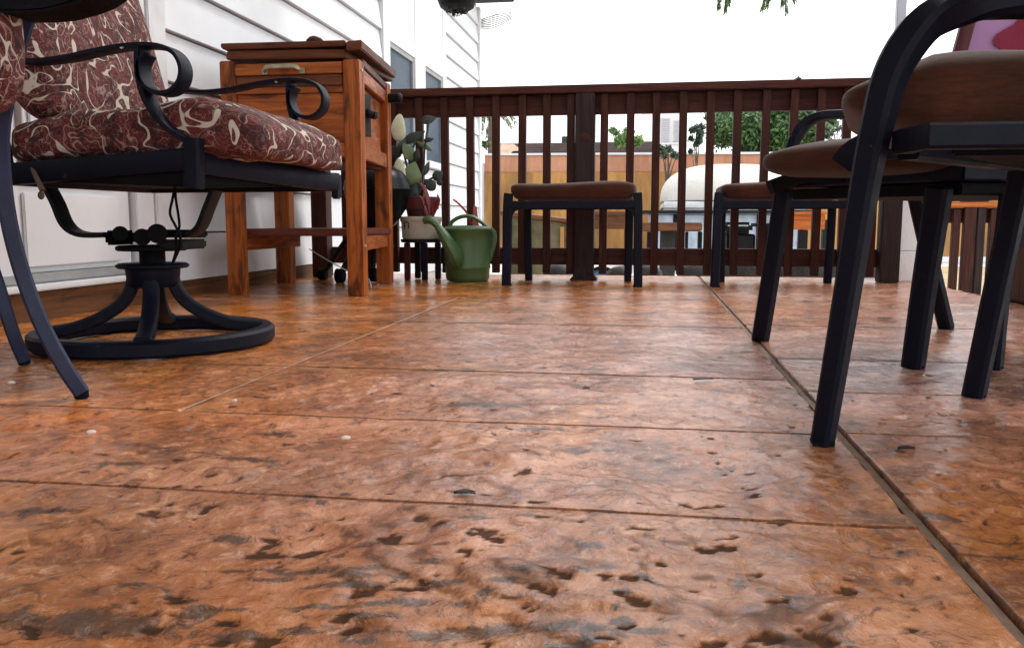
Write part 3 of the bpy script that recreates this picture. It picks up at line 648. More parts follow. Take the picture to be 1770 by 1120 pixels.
# side walls follow the slight taper of the chest
def side_board(name, xa, xb, z0, z1, th, mat):
    v = [(xa - th, YF + 0.068, z0), (xa, YF + 0.068, z0), (xb, YB - 0.012, z0), (xb - th, YB - 0.012, z0),
         (xa - th, YF + 0.068, z1), (xa, YF + 0.068, z1), (xb, YB - 0.012, z1), (xb - th, YB - 0.012, z1)]
    return MB().hexa(v).make(name, mat, ck, 0.003)
side_board('side_rail', rx1 - 0.008, -1.211, 0.845, 0.900, 0.03, M['cedar_y'])
side_board('side_rail', rx1 - 0.004, -1.207, 0.905, 0.935, 0.03, M['cedar_dark'])
side_board('side_panel', rx1 - 0.030, -1.236, 0.61, 0.843, 0.02, M['cedar_y'])
side_board('side_rail', rx1 - 0.006, -1.209, 0.545, 0.608, 0.03, M['cedar_y'])
side_board('side_panel', lx0 + 0.03, -1.74, 0.56, 0.90, 0.02, M['cedar_y'])
# lid
v = [(-1.663, YF - 0.012, 0.934), (-1.166, YF - 0.012, 0.926), (-1.190, YB + 0.05, 0.945), (-1.69, YB + 0.05, 0.945),
     (-1.657, YF - 0.006, 0.969), (-1.170, YF - 0.006, 0.960), (-1.194, YB + 0.04, 0.975), (-1.69, YB + 0.04, 0.975)]
MB().hexa(v).make('lid_moulding', M['cedar_dark'], ck, 0.004)
for i in range(5):
    y0 = YF - .024 + i * .150; y1 = y0 + .148; dz = (0.0, 0.003, -0.001, 0.004, 0.002)[i]; dx = (0, -.012, .004, -.006, .003)[i]
    xl = -1.672 - .006 * i + dx; xr = -1.163 - .020 * i
    v = [(xl, y0, 0.971 + dz), (xr, y0, 0.969 + dz), (xr - .02, y1, 0.970 + dz), (xl - .006, y1, 0.972 + dz),
         (xl - .006, y0, 0.993 + dz), (xr, y0, 0.990 + dz), (xr - .02, y1, 0.991 + dz), (xl - .010, y1, 0.996 + dz)]
    MB().hexa(v).make('lid_board', M['cedar_dark'], ck, 0.004)
v = [(-1.163, YF - 0.02, 0.952), (-1.100, YF - 0.02, 0.955), (-1.185, YB + 0.075, 0.965), (-1.262, YB + 0.075, 0.975),
     (-1.160, YF - 0.02, 0.986), (-1.098, YF - 0.02, 0.990), (-1.183, YB + 0.07, 1.002), (-1.258, YB + 0.07, 1.004)]
MB().hexa(v).make('lid_edge', M['cedar_dark'], ck, 0.004)
MB().ell(AY(545, 72, 3.55) + Vector((0, 0, -.012)), (0.034, 0.03, 0.028), fn=None).make('lid_knob', M['cabinet_wood'], ck)
def fnK(p):
    c_ = AY(545, 74, 3.5); return c_ + Vector((p.x * .038, p.y * .03, p.z * .016 + .010 * (1 - abs(p.x)) + .004 * mnoise.noise(p * 2.5)))
MB().ell((0, 0, 0), (1, 1, 1), None, 10, 14, .8, .8, fnK).make('lid_handle_block', M['cabinet_wood'], ck)
for px_ in (575, 588): MB().ell(AY(px_, 78, 3.45), (0.012, 0.010, 0.007)).make('lid_screw', M['black'], ck)
MB().ell(AY(492, 79, 3.5) + Vector((0, 0, -.01)), (0.012, 0.012, 0.010)).make('lid_screw', M['black'], ck)
# handle
a, b = AY(458, 124, YF - 0.004), AY(522, 122, YF - 0.004)
h = MB().sweep([a, a + Vector((.008, -.022, .006)), a + Vector((.03, -.030, .012)), b + Vector((-.03, -.030, .012)), b + Vector((-.008, -.022, .006)), b], 0.016, 0.008, (0, 0, 1), 5)
h.box(a - Vector((.012, .003, .012)), a + Vector((.012, .006, .010))).box(b - Vector((.012, .003, .012)), b + Vector((.012, .006, .010)))
h.make('handle', M['brass'], ck, 0.001)
# bottle opener on the side panel
oy = 3.52; ox = rx1 - 0.030 - 0.118 * (oy - YF - .068) / (YB - YF - .08) + 0.018
o_ = MB().box((ox - 0.004, oy - 0.05, 0.650), (ox + 0.004, oy + 0.03, 0.820)).ell((ox + .012, oy - .01, 0.745), (0.022, 0.028, 0.020))
o_.sweep([(ox, oy, .735), (ox + .03, oy, .725), (ox + .035, oy, .75)], .035, .008, (0, 1, 0), 4)
o_.make('bottle_opener', M['black'], ck, 0.001)
MB().cyl((-1.205, 3.955, 0.868), (-1.165, 3.955, 0.868), 0.022).ell((-1.158, 3.955, 0.868), (0.018, 0.024, 0.024)).make('lamp_knob', M['black'], ck)
# shelf and stretchers
bx('shelf', (-1.652, YF + 0.07, 0.238), (-1.19, YB - 0.015, 0.268), M['shelf_wood'], ck, 0.006)
bx('stretcher', (lx0 + .01, YF + 0.068, 0.178), (lx1 - .01, YB - 0.012, 0.236), M['cedar_y'], ck, 0.003)
side_board('stretcher', rx1 - 0.008, -1.211, 0.180, 0.236, 0.03, M['cedar_y'])
# little bolts
for z in (0.20, 0.885): MB().cyl((rx1, YF + .03, z), (rx1 + .004, YF + .03, z), .006, 10).make('bolt', M['steel'], ck)

# ================================================================== BARBECUE behind the cooler
c = AY(652, 330, 4.21); c.x += 0.0
bq = thing('kettle_barbecue', 'black kettle barbecue on small wheels, half hidden behind the cedar chest', 'barbecue', (c.x, c.y, 0))
R_ = 0.165
MB().lathe([(0.03, -0.20), (0.09, -0.17), (0.145, -0.09), (R_, 0.0), (R_ + .004, 0.004)], c, 36).make('bowl', M['blackgreen'], bq)
MB().lathe([(R_ + .004, 0.006), (R_ - .004, 0.05), (0.13, 0.095), (0.07, 0.125), (0.012, 0.135)], c, 36).make('lid', M['blackgreen'], bq)
MB().sweep([c + Vector((-.04, 0, .130)), c + Vector((-.03, 0, .16)), c + Vector((.03, 0, .16)), c + Vector((.04, 0, .130))], .014, .012, (0, 1, 0), 4).make('handle', M['black'], bq)
MB().sweep([c + Vector((.05, -.155, -.01)), c + Vector((.05, -.19, .0)), c + Vector((.11, -.19, .0)), c + Vector((.11, -.125, -.01))], .03, .018, (0, 0, 1), 4).make('side_handle', M['rubber'], bq)
for (px, Y, r) in ((558, 4.18, 0.030), (588, 4.02, 0.034), (644, 4.08, 0.034)):
    x = AY(px, 478, Y).x
    L = MB().sweep([c + Vector(((x - c.x) * 0.35, (Y - c.y) * .35, -0.16)), Vector((x, Y, 0.03))], 0.028, 0.028, (0, 1, 0), 1, round_=True).make('leg', M['black'], bq)
    MB().cyl((x - 0.02, Y, r), (x + 0.02, Y, r), r, 20).make('wheel', M['rubber'], L, 0.002)
bx('base_shelf', (c.x - 0.13, 4.06, 0.165), (c.x + 0.05, 4.32, 0.175), M['black'], bq, 0.002)
# wire trailing below the shelf
w = MB().sweep([AZ(503, 437, .17) * 0 + Vector((-1.45, 3.55, 0.178)), Vector((-1.40, 3.62, 0.13)), Vector((-1.33, 3.70, 0.075)), Vector((-1.25, 3.72, 0.045)), Vector((-1.21, 3.66, .004))], .005, .005, n=6, round_=True).make('thin_cable', M['steel'])
tag(w, 'thin pale cable drooping to the floor under the cedar chest', 'cable')

# ================================================================== WATERING CAN
wcx = AY(808, 430, 4.24).x
wc = thing('watering_can', 'green plastic watering can with a long spout by the railing', 'watering can', (wcx, 4.24, 0))
k = 1.0; can = MB()
can.lathe([(0.096, 0.0), (0.105, 0.004), (0.110, 0.02), (0.113, 0.062), (0.116, 0.066), (0.116, 0.074), (0.114, 0.078), (0.119, 0.20), (0.121, 0.245), (0.126, 0.250), (0.126, 0.262), (0.119, 0.266)], (wcx, 4.24, 0), 48).make('body', M['green_plastic'], wc, 0, 50)
MB().lathe([(0.118, 0.266), (0.112, 0.272), (0.075, 0.276), (0.02, 0.277)], (wcx + .004, 4.24, 0), 40).make('top_cover', M['green_plastic'], wc, 0, 50)
def W(px, py, dy=0.0): return AY(px, py, 4.24 + dy)
SY = -.14
MB().sweep([W(796, 462, -.07), W(789, 444, -.11), W(775, 420, SY), W(764, 402, SY), W(754, 389, SY), W(748, 383, SY)], 0.115, 0.085, (0, 1, 0), 6, round_=True, taper=lambda t: (.55 + t * 2.2 if t < .2 else 0.99 - 0.74 * min(1, (t - .2) * 1.5))).make('spout', M['green_plastic'], wc)
MB().sweep([W(757, 392, SY), W(749, 383, SY), W(741, 380, SY), W(733, 383, SY)], 0.050, 0.030, (0, 1, 0), 5, round_=True, taper=lambda t: 1.0 + .35 * math.sin(t * 3)).make('spout_lip', M['green_plastic'], wc)
MB().sweep([W(778, 396), W(781, 384), W(797, 375), W(815, 375), W(832, 384), W(843, 394)], 0.030, 0.020, (0, 1, 0), 6, round_=True).make('handle', M['green_plastic'], wc)
MB().sweep([W(846, 396), W(853, 404), W(853, 420), W(846, 445), W(843, 450)], 0.020, 0.030, (0, 1, 0), 6, round_=True).make('rear_handle', M['green_plastic'], wc)

# ================================================================== PLANT STAND, PLANTER, CACTUS, RED PLANT
PLY = 4.31
def V(px, py, dy=0.0): return AY(px, py, PLY + dy)
pxc = V(728, 412).x; pz = V(728, 413).z
stand = thing('plant_stand', 'small black stand with dark legs under the cream planter', 'stand', (pxc, PLY, 0))
MB().lathe([(0.10, -0.018), (0.105, -0.014), (0.105, -0.001)], (pxc, PLY, pz), 32).make('top', M['black'], stand)
for px, dy, mt in ((704, -.06, 'maroon_frame'), (734, -.08, 'navy'), (757, 0.02, 'black'), (722, .06, 'black')):
    x = V(px, 440, dy).x
    bx('leg', (x - .014, PLY + dy - .014, 0), (x + .014, PLY + dy + .014, pz - .019), M[mt], stand, .003)
pot = thing('cream_planter', 'cream enamel planter with a rolled rim on the small black stand', 'planter', (pxc, PLY, pz))
rw = (V(765, 390).x - V(697, 390).x) / 2
MB().lathe([(rw - .012, 0.0), (rw - .006, 0.008), (rw - .003, 0.075), (rw, 0.088), (rw + .004, 0.092), (rw + .004, .112), (rw - .004, .114), (rw - .010, .106), (rw - .010, .06), (0.01, .06)], (pxc, PLY, pz), 40, 1, 0.92).make('bowl', M['cream'], pot, 0, 45)
MB().sweep([V(700, 395, -.075), V(700, 385, -.08), V(706, 385, -.085), V(706, 395, -.085)], .006, .006, n=3, round_=True).make('side_clip', M['maroon_frame'], pot)
cp = thing('clay_pot', 'dark red clay pot standing inside the cream planter', 'pot', (pxc, PLY, pz + .062))
MB().lathe([(0.06, 0.0), (rw - .03, 0.085), (rw - .012, 0.09), (rw - .010, 0.150), (rw - .024, 0.152), (rw - .03, .12), (.01, .118)], (pxc, PLY, pz + .062), 36).make('pot_body', M['maroon_pot'], cp, 0, 40)
cactus = thing('prickly_pear', 'tall prickly pear plant with two pale pads and many dark ones', 'plant', (pxc, PLY, pz + .18))
def padm(px, py, w, h, ang, mat, dy=0.0, yaw=0.0, thick=0.011):
    c = V(px, py, dy); s = 4.26 / FPX
    R = Matrix.Rotation(rad(yaw), 3, 'Z') @ Matrix.Rotation(rad(ang), 3, 'Y')
    sharp = mat is not M['pad_pale']
    def fn(p):
        z = p.z; k = (1 - .22 * z) if not sharp else (1 - .35 * z) * (1 - .35 * abs(z) ** 2)
        q = Vector((p.x * w * s * 1.08 * k, p.y * thick * (1 - .3 * z) + .12 * h * s * z * z * (1 if sharp else .4), z * h * s * (1.1 if sharp else 1)))
        q += Vector((.06 * w * s * math.sin(z * 4 + px), 0, 0))
        return R @ q + c
    MB().ell((0, 0, 0), (1, 1, 1), None, 12, 18, 1, 1, fn).make('pad', mat, cactus)
padm(689, 221, 12, 23.5, 3, M['pad_pale'], -.05); padm(690, 297, 11, 23, -3, M['pad_pale'], -.06)
padm(713, 300, 15, 19, 12, M['pad_green'], -.02, 20); padm(710, 333, 13, 24, 8, M['pad_dark'], 0)
for px, py, w, h, a, yw, mt in ((716, 237, 8, 20, 62, 10, 'pad_dark'), (705, 262, 10, 15, -30, 30, 'pad_green'), (683, 262, 9, 12, -40, 10, 'pad_dark'), (696, 252, 8, 15, 20, 40, 'pad_dark'),
                          (741, 207, 7, 13, 75, 20, 'pad_dark'), (741, 242, 4, 9, 80, 0, 'pad_dark'), (732, 252, 4, 16, -60, 0, 'pad_green'), (757, 304, 9, 10, 50, 10, 'pad_dark'), (743, 319, 9, 12, -45, 10, 'pad_dark'),
                          (737, 292, 5, 13, 25, 30, 'pad_dark'), (720, 268, 6, 10, 10, 0, 'pad_dark'), (725, 322, 5, 14, 15, 0, 'pad_green'), (760, 316, 5, 5, 0, 0, 'pad_dark'), (712, 278, 7, 10, -20, 20, 'pad_dark'), (700, 345, 7, 14, -18, 0, 'pad_dark'), (719, 350, 8, 16, 6, 0, 'pad_dark')):
    padm(px, py, w, h, a, M[mt], random.uniform(-.04, .05), yw, 0.0035)
st_ = MB()
for pp in ([(714, 372), (712, 340), (706, 300), (697, 262), (690, 240)], [(716, 372), (722, 330), (732, 290), (734, 258), (741, 210)], [(722, 330), (740, 312), (756, 305)], [(706, 300), (712, 262), (722, 236)], [(706, 310), (696, 320), (690, 312)]):
    st_.sweep([V(a, b, .01) for a, b in pp], .011, .011, n=4, round_=True)
st_.make('stem', M['pad_dark'], cactus)
red = thing('red_leaved_plant', 'small plant with curling crimson leaves in front of the cactus pot', 'plant', (V(740, 388, -.1).x, 4.14, V(740, 388, -.1).z))
def rl(pts, w, nm='leaf'):
    MB().sweep([V(a, b, -.115) for a, b in pts], w, .006, (0.6, .5, .2), 5, taper=lambda t: max(.12, math.sin(math.pi * (.12 + .85 * t)))).make(nm, M['red_leaf'], red, 0, 60)
rl([(745, 384), (738, 362), (732, 345), (722, 338)], .026); rl([(745, 384), (741, 350), (733, 325), (724, 315)], .022)
rl([(748, 380), (750, 358), (757, 345), (756, 336)], .022); rl([(740, 378), (735, 360), (740, 345), (735, 333)], .02)
rl([(742, 388), (747, 375), (758, 352), (760, 342)], .016)
MB().ell(V(743, 379, -.115), (.020, .016, .020)).make('bud', M['red_leaf'], red)
# red scoop behind the can
rs = thing('red_scoop', 'red plastic scoop with a slanting handle leaning behind the green watering can', 'scoop', (V(815, 470, .12).x, 4.36, 0))
MB().sweep([V(784, 345, .12), V(795, 354, .12), V(809, 371, .12), V(815, 388, .12)], .022, .010, (0, 1, 0), 5).make('handle', M['red_plastic'], rs, 0)
MB().hexa([V(812, 480, .10), V(838, 480, .10), V(838, 480, .135), V(812, 480, .135), V(818, 355, .10), V(824, 357, .10), V(824, 357, .135), V(818, 355, .135)]).make('blade', M['pink_plastic'], rs, 0.003)

# ================================================================== BACKLESS STOOLS
def stool(loc, w, d, label):
    """front legs at loc +- w/2, rear legs d further away"""
    t = thing('patio_stool', label, 'stool', (loc[0], loc[1] + d / 2, 0), 'backless patio stools in front of the railing')
    x, y = loc; fz = 0.385
    for sx in (-1, 1):
        X = x + sx * w / 2
        MB().sweep([(X + sx * .006, y, 0.0), (X + sx * .002, y + .004, .2), (X, y + .008, .36), (X - sx * .004, y + .012, 0.425)], .040, .040, (1, 0, 0), 3).make('leg', M['navy'], t, 0)
        MB().sweep([(X - sx * .05, y + d, 0.0), (X - sx * .045, y + d - .005, .2), (X - sx * .045, y + d - .01, 0.39)], .036, .036, (1, 0, 0), 3).make('leg', M['navy'], t, 0)
        MB().sweep([(X - sx * .055, y + d - .01, .375), (X - sx * .01, y + .02, .375)], .03, .035, (1, 0, 0), 1).make('side_bar', M['navy'], t, 0)
        MB().sweep([(X - sx * .012, y + .006, .325), (X - sx * .03, y + .008, .352), (X - sx * .065, y + .008, .366)], .03, .018, (0, 1, 0), 4).make('corner_bracket', M['navy'], t, 0)
        MB().box((X - .018, y - .018, 0.0), (X + .018, y + .018, .010)).make('foot_cap', M['rubber'], t, .002)
    MB().sweep([(x - w / 2 + .01, y + .006, .372), (x + w / 2 - .01, y + .006, .372)], .034, .036, (0, 1, 0), 1).make('front_bar', M['navy'], t, 0)
    MB().sweep([(x - w / 2 + .05, y + d - .012, .372), (x + w / 2 - .05, y + d - .012, .372)], .03, .034, (0, 1, 0), 1).make('rear_bar', M['navy'], t, 0)
    hw, hd = w / 2 - .010, d / 2 + .015
    def fn(p):
        zz = .4345 + p.z * .044 + (.006 * math.sin(p.x * 3.1 + loc[0])) * (p.z > 0)
        q = 1 - .04 * (p.z < -.3)
        return Vector((x + p.x * hw * q, y + d / 2 + p.y * hd * q, zz))
    MB().ell((0, 0, 0), (1, 1, 1), None, 28, 84, .42, .16, fn).make('seat_cushion', M['brown_fabric'], t)
    return t
stool((-0.345, 3.955), 0.60, 0.37, 'backless brown cushioned stool in front of the middle railing post')
stool((0.615, 4.01), 0.605, 0.34, 'backless brown cushioned stool behind the right-hand patio chairs')

# ================================================================== PATIO CHAIRS (right)
GRP = 'navy framed patio chairs with brown cushions'
def cushion_quad(name, quad, z0, z1, parent, mat=None, e1=.6, e2=.3, over=1.0, tilt=None, tf=None, n=28, m=80, wr=0.004, shift=(0, 0)):
    """quad: four xy corners (a,b,c,d) going round; p.x,p.y in -1..1 -> bilinear"""
    A, B, C_, D = [Vector((q[0], q[1])) for q in quad]
    def fn(p):
        u = (p.x * over + 1) / 2; v = (p.y * over + 1) / 2
        q = (A * (1 - u) + B * u) * (1 - v) + (D * (1 - u) + C_ * u) * v
        z = (z0 + z1) / 2 + p.z * (z1 - z0) / 2 * (tf(u) if tf else 1)
        z += wr * mnoise.noise(Vector((q.x * 9, q.y * 9, z * 5))) * (1 + p.z)
        if tilt: z += tilt(u, v)
        return Vector((q.x + shift[0], q.y + shift[1], z))
    return MB().ell((0, 0, 0), (1, 1, 1), None, n, m, e1, e2, fn).make(name, mat or M['brown_fabric'], parent)
def leg(pts, parent, w=.036, side=(.7, .7, 0), n=5, taper=None, cap=True, name='leg'):
    o = MB().sweep(pts, w, w, side, n, .35, taper=taper).make(name, M['navy'], parent, 0, 40)
    if cap:
        p = Vector(pts[0]); MB().box(p + Vector((-w * .42, -w * .42, 0.0)), p + Vector((w * .42, w * .42, .006))).make('foot_cap', M['rubber'], o, .001)
    return o

# ---- chair A: nearest, its arm loops over out of the picture
A = thing('patio_chair', 'nearest navy patio chair with brown cushion and an arm looping above the frame', 'chair', (0.62, 1.3, 0), GRP)
L1 = [AZ(1421, 767, .0), AY(1459, 540, 1.175), AY(1497, 310, 1.165), AY(1516, 218, 1.155), AY(1536, 140, 1.15), AY(1566, 82, 1.145), AY(1608, 36, 1.14), AY(1668, 12, 1.13), AY(1740, 1, 1.12), AY(1840, 0, 1.11), AY(1990, 10, 1.10)]
leg(L1, A, .0335, (.75, -.6, 0), 6, taper=lambda t: .80 + .36 * min(1, t * 2.0))
L2 = [AZ(1683, 685, .0), AY(1724, 490, 1.53), AY(1770, 280, 1.50)]
leg(L2, A, .034, (.75, -.6, 0), 4)
leg([(1.03, 0.98, 0), (.99, 1.02, .25), (.96, 1.05, .42), (1.0, 1.02, .8), (1.06, .98, 1.02)], A, .034)
leg([(1.12, 1.52, 0), (1.08, 1.50, .25), (1.05, 1.48, .42), (1.09, 1.46, .8), (1.14, 1.46, 1.02)], A, .034)
fz = 0.398
MB().sweep([Vector((.315, 1.155, fz)), Vector((AY(1602, 236, 1.085).x, 1.085, fz)), Vector((.97, 1.10, fz))], .030, .030, (0, 1, 0), 1).make('side_bar', M['navy'], A, .0)
MB().sweep([(.325, 1.17, fz - .006), (.60, 1.50, fz - .006)], .028, .03, (0, 1, 0), 1).make('front_bar', M['navy'], A, 0)
MB().sweep([(.60, 1.50, fz - .006), (1.06, 1.49, fz - .006)], .028, .03, (0, 1, 0), 1).make('side_bar', M['navy'], A, 0)
MB().sweep([(.96, 1.06, fz - .004), (1.06, 1.49, fz - .004)], .028, .03, (0, 0, 1), 1).make('rear_bar', M['navy'], A, 0)
MB().hexa([Vector(p) for p in ((.36, 1.12, .378), (.96, 1.11, .378), (1.05, 1.48, .378), (.60, 1.48, .378), (.36, 1.12, .395), (.96, 1.11, .395), (1.05, 1.48, .395), (.60, 1.48, .395))]).make('seat_pan', M['rubber'], A, .003)
ca = AY(1428, 150, 1.33)
cushion_quad('seat_cushion', [(ca.x, 1.25), (1.04, 1.15), (1.13, 1.62), (ca.x + .12, 1.72)], .404, .536, A, e1=.52, e2=.26, tf=lambda u: .30 + .70 * min(1, max(0, u) / .15) ** .8)
cushion_quad('back_cushion', [(.98, 1.08), (1.06, 1.08), (1.10, 1.47), (1.02, 1.47)], .55, .98, A, e1=.3, e2=.6)
MB().sweep([(1.06, .98, 1.02), (1.10, 1.22, 1.06), (1.14, 1.46, 1.02)], .034, .034, (0, 0, 1), 5).make('back_rail', M['navy'], A, 0)

# ---- chair B: the one behind it
B = thing('patio_chair', 'navy patio chair with brown cushion standing behind the nearest one', 'chair', (0.68, 2.0, 0), GRP)
leg([AZ(1314, 588, 0), AY(1333, 470, 2.18), AY(1352, 345, 2.16), AY(1356, 315, 2.15)], B, .037, (.75, -.6, 0), 4)
leg([AZ(1578, 635, 0), AY(1600, 480, 1.83), AY(1624, 325, 1.80)], B, .040, (.75, -.6, 0), 4, taper=1.1)
leg([AZ(1636, 568, 0), AY(1608, 450, 2.46), AY(1582, 335, 2.42)], B, .036, (.75, -.6, 0), 4)
leg([(1.10, 2.03, 0), (1.05, 2.02, .25), (1.0, 2.01, .40)], B, .036)
bt = [Vector((.335, 2.13, .392)), Vector((.60, 1.80, .392)), Vector((1.0, 2.02, .392)), Vector((.78, 2.40, .392))]
for i in range(4):
    a_, b_ = bt[i], bt[(i + 1) % 4]
    MB().sweep([a_ + (a_ - b_).normalized() * .01, b_ + (b_ - a_).normalized() * .01 + Vector((0, 0, .002 * (i % 2)))], .03, .034, (0, 0, 1), 1).make(('front_bar', 'side_bar', 'rear_bar', 'side_bar')[i], M['navy'], B, 0)
MB().hexa([p + Vector((0, 0, -.042)) for p in bt] + [p + Vector((0, 0, -.018)) for p in bt]).make('seat_pan', M['rubber'], B, .003)
MB().sweep([AY(1331, 324, 2.10), AY(1350, 317, 2.10), AY(1392, 303, 2.05), AY(1470, 303, 2.0)], .03, .032, (0, 1, 0), 4).make('cushion_support', M['rubber'], B, 0)
cb = AY(1293, 275, 2.10)
cushion_quad('seat_cushion', [(cb.x - .01, 2.10), (.56, 1.76), (1.06, 1.98), (.78, 2.46)], .386, .482, B, e1=.58, e2=.30, tf=lambda u: .55 + .45 * min(1, max(0, u) / .22) ** .7, over=1.0)
MB().sweep([AY(1368, 262, 2.22), AY(1376, 238, 2.22), AY(1394, 214, 2.23), AY(1424, 201, 2.24), AY(1475, 198, 2.26), AY(1560, 200, 2.34), AY(1640, 190, 2.42)], .036, .020, (.55, .8, 0), 6).make('arm', M['navy'], B, 0)
MB().sweep([AY(1362, 320, 2.19), AY(1364, 290, 2.20), AY(1368, 262, 2.22)], .036, .021, (.55, .8, 0), 4).make('arm_support', M['navy'], B, 0)
MB().sweep([AY(1463, 288, 1.80), AY(1478, 270, 1.79), AY(1505, 256, 1.79), AY(1560, 245, 1.80), AY(1660, 240, 1.86)], .03, .062, (.3, .95, 0), 5).make('arm', M['navy'], B, 0)
MB().sweep([AY(1640, 190, 2.42), (1.05, 2.42, .75), (1.08, 2.42, .98)], .034, .034, (0, 1, 0), 4).make('back_post', M['navy'], B, 0)
MB().sweep([(1.0, 2.01, .40), (1.1, 2.0, .75), (1.16, 2.0, .98), (1.12, 2.22, 1.0), (1.08, 2.42, .98)], .034, .034, (0, 1, 0), 5).make('back_post', M['navy'], B, 0)

# ---- chair C: mostly outside the picture on the right
Cc = thing('patio_chair', 'navy patio chair at the right edge, only one leg and its seat bar showing', 'chair', (0.95, 1.9, 0), GRP)
leg([AZ(1716, 636, 0), AY(1730, 480, 1.85), AY(1746, 335, 1.84)], Cc, .034, (.75, -.6, 0), 4)
leg([(.895, 2.36, 0), (.90, 2.33, .2), (.925, 2.28, .37)], Cc, .030)
leg([(1.30, 1.85, 0), (1.28, 1.86, .37)], Cc, .034, n=1)
leg([(1.29, 2.4, 0), (1.27, 2.36, .37)], Cc, .034, n=1)
cq = [Vector((.755, 1.86, .385)), Vector((1.28, 1.87, .385)), Vector((1.27, 2.34, .385)), Vector((.925, 2.28, .385))]
for i in range(4):
    a_, b_ = cq[i], cq[(i + 1) % 4]
    MB().sweep([a_ + (a_ - b_).normalized() * .01, b_ + Vector((0, 0, .002 * (i % 2)))], .03, .034, (0, 0, 1), 1).make(('front_bar', 'side_bar', 'rear_bar', 'side_bar')[i], M['navy'], Cc, 0)
cushion_quad('seat_cushion', [(.75, 1.84), (1.32, 1.85), (1.30, 2.36), (.92, 2.32)], .404, .47, Cc)

# ---- chair D: navy leg at the left edge
D = thing('patio_chair', 'navy legged patio chair cut off by the left edge with a scroll patterned cushion', 'chair', (-1.15, 1.2, 0))
M['navy_lit'] = mat_coat('navy_powder_coat_lit', (0.014, 0.020, 0.052), 0.45, 0.3)  # lighter copy of the navy coat, its lit look put into the colour
def legD(pts, w, tp=None):
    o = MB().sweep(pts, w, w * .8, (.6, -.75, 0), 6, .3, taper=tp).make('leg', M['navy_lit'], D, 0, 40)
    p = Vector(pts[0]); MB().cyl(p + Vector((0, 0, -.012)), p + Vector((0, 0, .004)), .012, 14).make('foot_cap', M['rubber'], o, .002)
f0 = AZ(141, 688, .0) + Vector((0, 0, .0115))
legD([f0, AY(112, 635, 1.29), AY(72, 560, 1.285), AY(38, 470, 1.28), AY(15, 380, 1.27), AY(4, 290, 1.26), AY(4, 215, 1.25), AY(20, 130, 1.245), AY(34, 75, 1.24), AY(52, 20, 1.24), AY(80, -40, 1.24)], .030, lambda t: 1.06 if t < .4 else (1.06 - .2 * (t - .4)))
f1 = AZ(42, 630, .0) + Vector((0, 0, .0115))
legD([f1, AY(24, 580, 1.58), AY(2, 510, 1.57), AY(-22, 430, 1.56), AY(-34, 330, 1.55), AY(-36, 260, 1.55)], .032)
legD([(-1.62, 1.0, .0115), (-1.56, 1.03, .15), (-1.5, 1.05, .38)], .03)
legD([(-1.66, 1.5, .0115), (-1.60, 1.48, .15), (-1.55, 1.46, .38)], .03)
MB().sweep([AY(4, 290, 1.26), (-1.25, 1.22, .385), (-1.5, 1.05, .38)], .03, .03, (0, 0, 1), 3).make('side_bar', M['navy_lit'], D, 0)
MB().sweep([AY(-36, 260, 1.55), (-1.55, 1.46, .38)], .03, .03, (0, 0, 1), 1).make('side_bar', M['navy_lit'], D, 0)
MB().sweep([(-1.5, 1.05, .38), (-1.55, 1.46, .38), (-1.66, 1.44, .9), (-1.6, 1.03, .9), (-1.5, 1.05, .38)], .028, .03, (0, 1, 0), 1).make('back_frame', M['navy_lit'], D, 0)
# wide scroll arm seen from below
ap = [(30, -70), (30, -10), (36, 32), (60, 41), (100, 41), (135, 38), (170, 29), (200, 18), (222, 4), (234, -14), (226, -60)]
av = [AY(a, b, 1.20) + Vector((0, -.07, 0)) for a, b in ap] + [AY(a, b, 1.20) for a, b in ap]; n_ = len(ap)
MB().add(av, [tuple(range(n_)), tuple(range(2 * n_ - 1, n_ - 1, -1))] + [(i, (i + 1) % n_, n_ + (i + 1) % n_, n_ + i) for i in range(n_)]).make('arm', M['rubber'], D, .004)
def fnD(p):
    c0 = AY(-45, 70, 1.16); x = c0.x + p.x * .068; z = c0.z + p.z * .108
    return Vector((x + .004 * mnoise.noise(Vector((p.x * 3, p.y * 3, p.z * 3))), 1.16 + p.y * .045, z))
MB().ell((0, 0, 0), (1, 1, 1), None, 28, 48, .75, .7, fnD).make('back_cushion', M['paisley'], D)
cushion_quad('seat_cushion', [(-1.62, 1.06), (-1.12, 1.20), (-1.24, 1.50), (-1.62, 1.50)], .40, .47, D, M['paisley'])

# ================================================================== SWIVEL CHAIR (left)
S = thing('swivel_armchair', 'dark swivel patio armchair with maroon and cream scroll cushions on a ring base', 'chair', (-1.19, 1.94, 0))
rc = Vector((-1.195, 1.935, 0))
ring = [rc + Vector((.262 * math.cos(t), .262 * math.sin(t), .0215)) for t in [2 * math.pi * i / 20 for i in range(20)]]
MB().sweep(ring, .038, .042, (0, 0, 1), 4, .35, closed=True).make('base_ring', M['navy'], S, 0, 40)
for k_, ang in enumerate((24, 114, 204, 295)):
    d = Vector((math.cos(rad(ang)), math.sin(rad(ang)), 0)); sd = Vector((-d.y, d.x, 0))
    pts = [rc + d * .042 + Vector((0, 0, .182)), rc + d * .050 + Vector((0, 0, .140)), rc + d * .075 + Vector((0, 0, .100)), rc + d * .125 + Vector((0, 0, .066)), rc + d * .19 + Vector((0, 0, .042)), rc + d * .252 + Vector((0, 0, .034))]
    MB().sweep(pts, .036, .030, sd, 5, .35).make('base_leg', M['navy'], S, 0, 40)
MB().lathe([(.052, .140), (.060, .150), (.064, .188)], rc, 28).make('hub_body', M['navy'], S)
MB().lathe([(.080, .186), (.084, .190), (.084, .194), (.078, .198)], rc, 36).make('hub_plate', M['navy'], S)
MB().lathe([(.030, .198), (.030, .228)], rc, 24).make('swivel_post', M['rubber'], S)
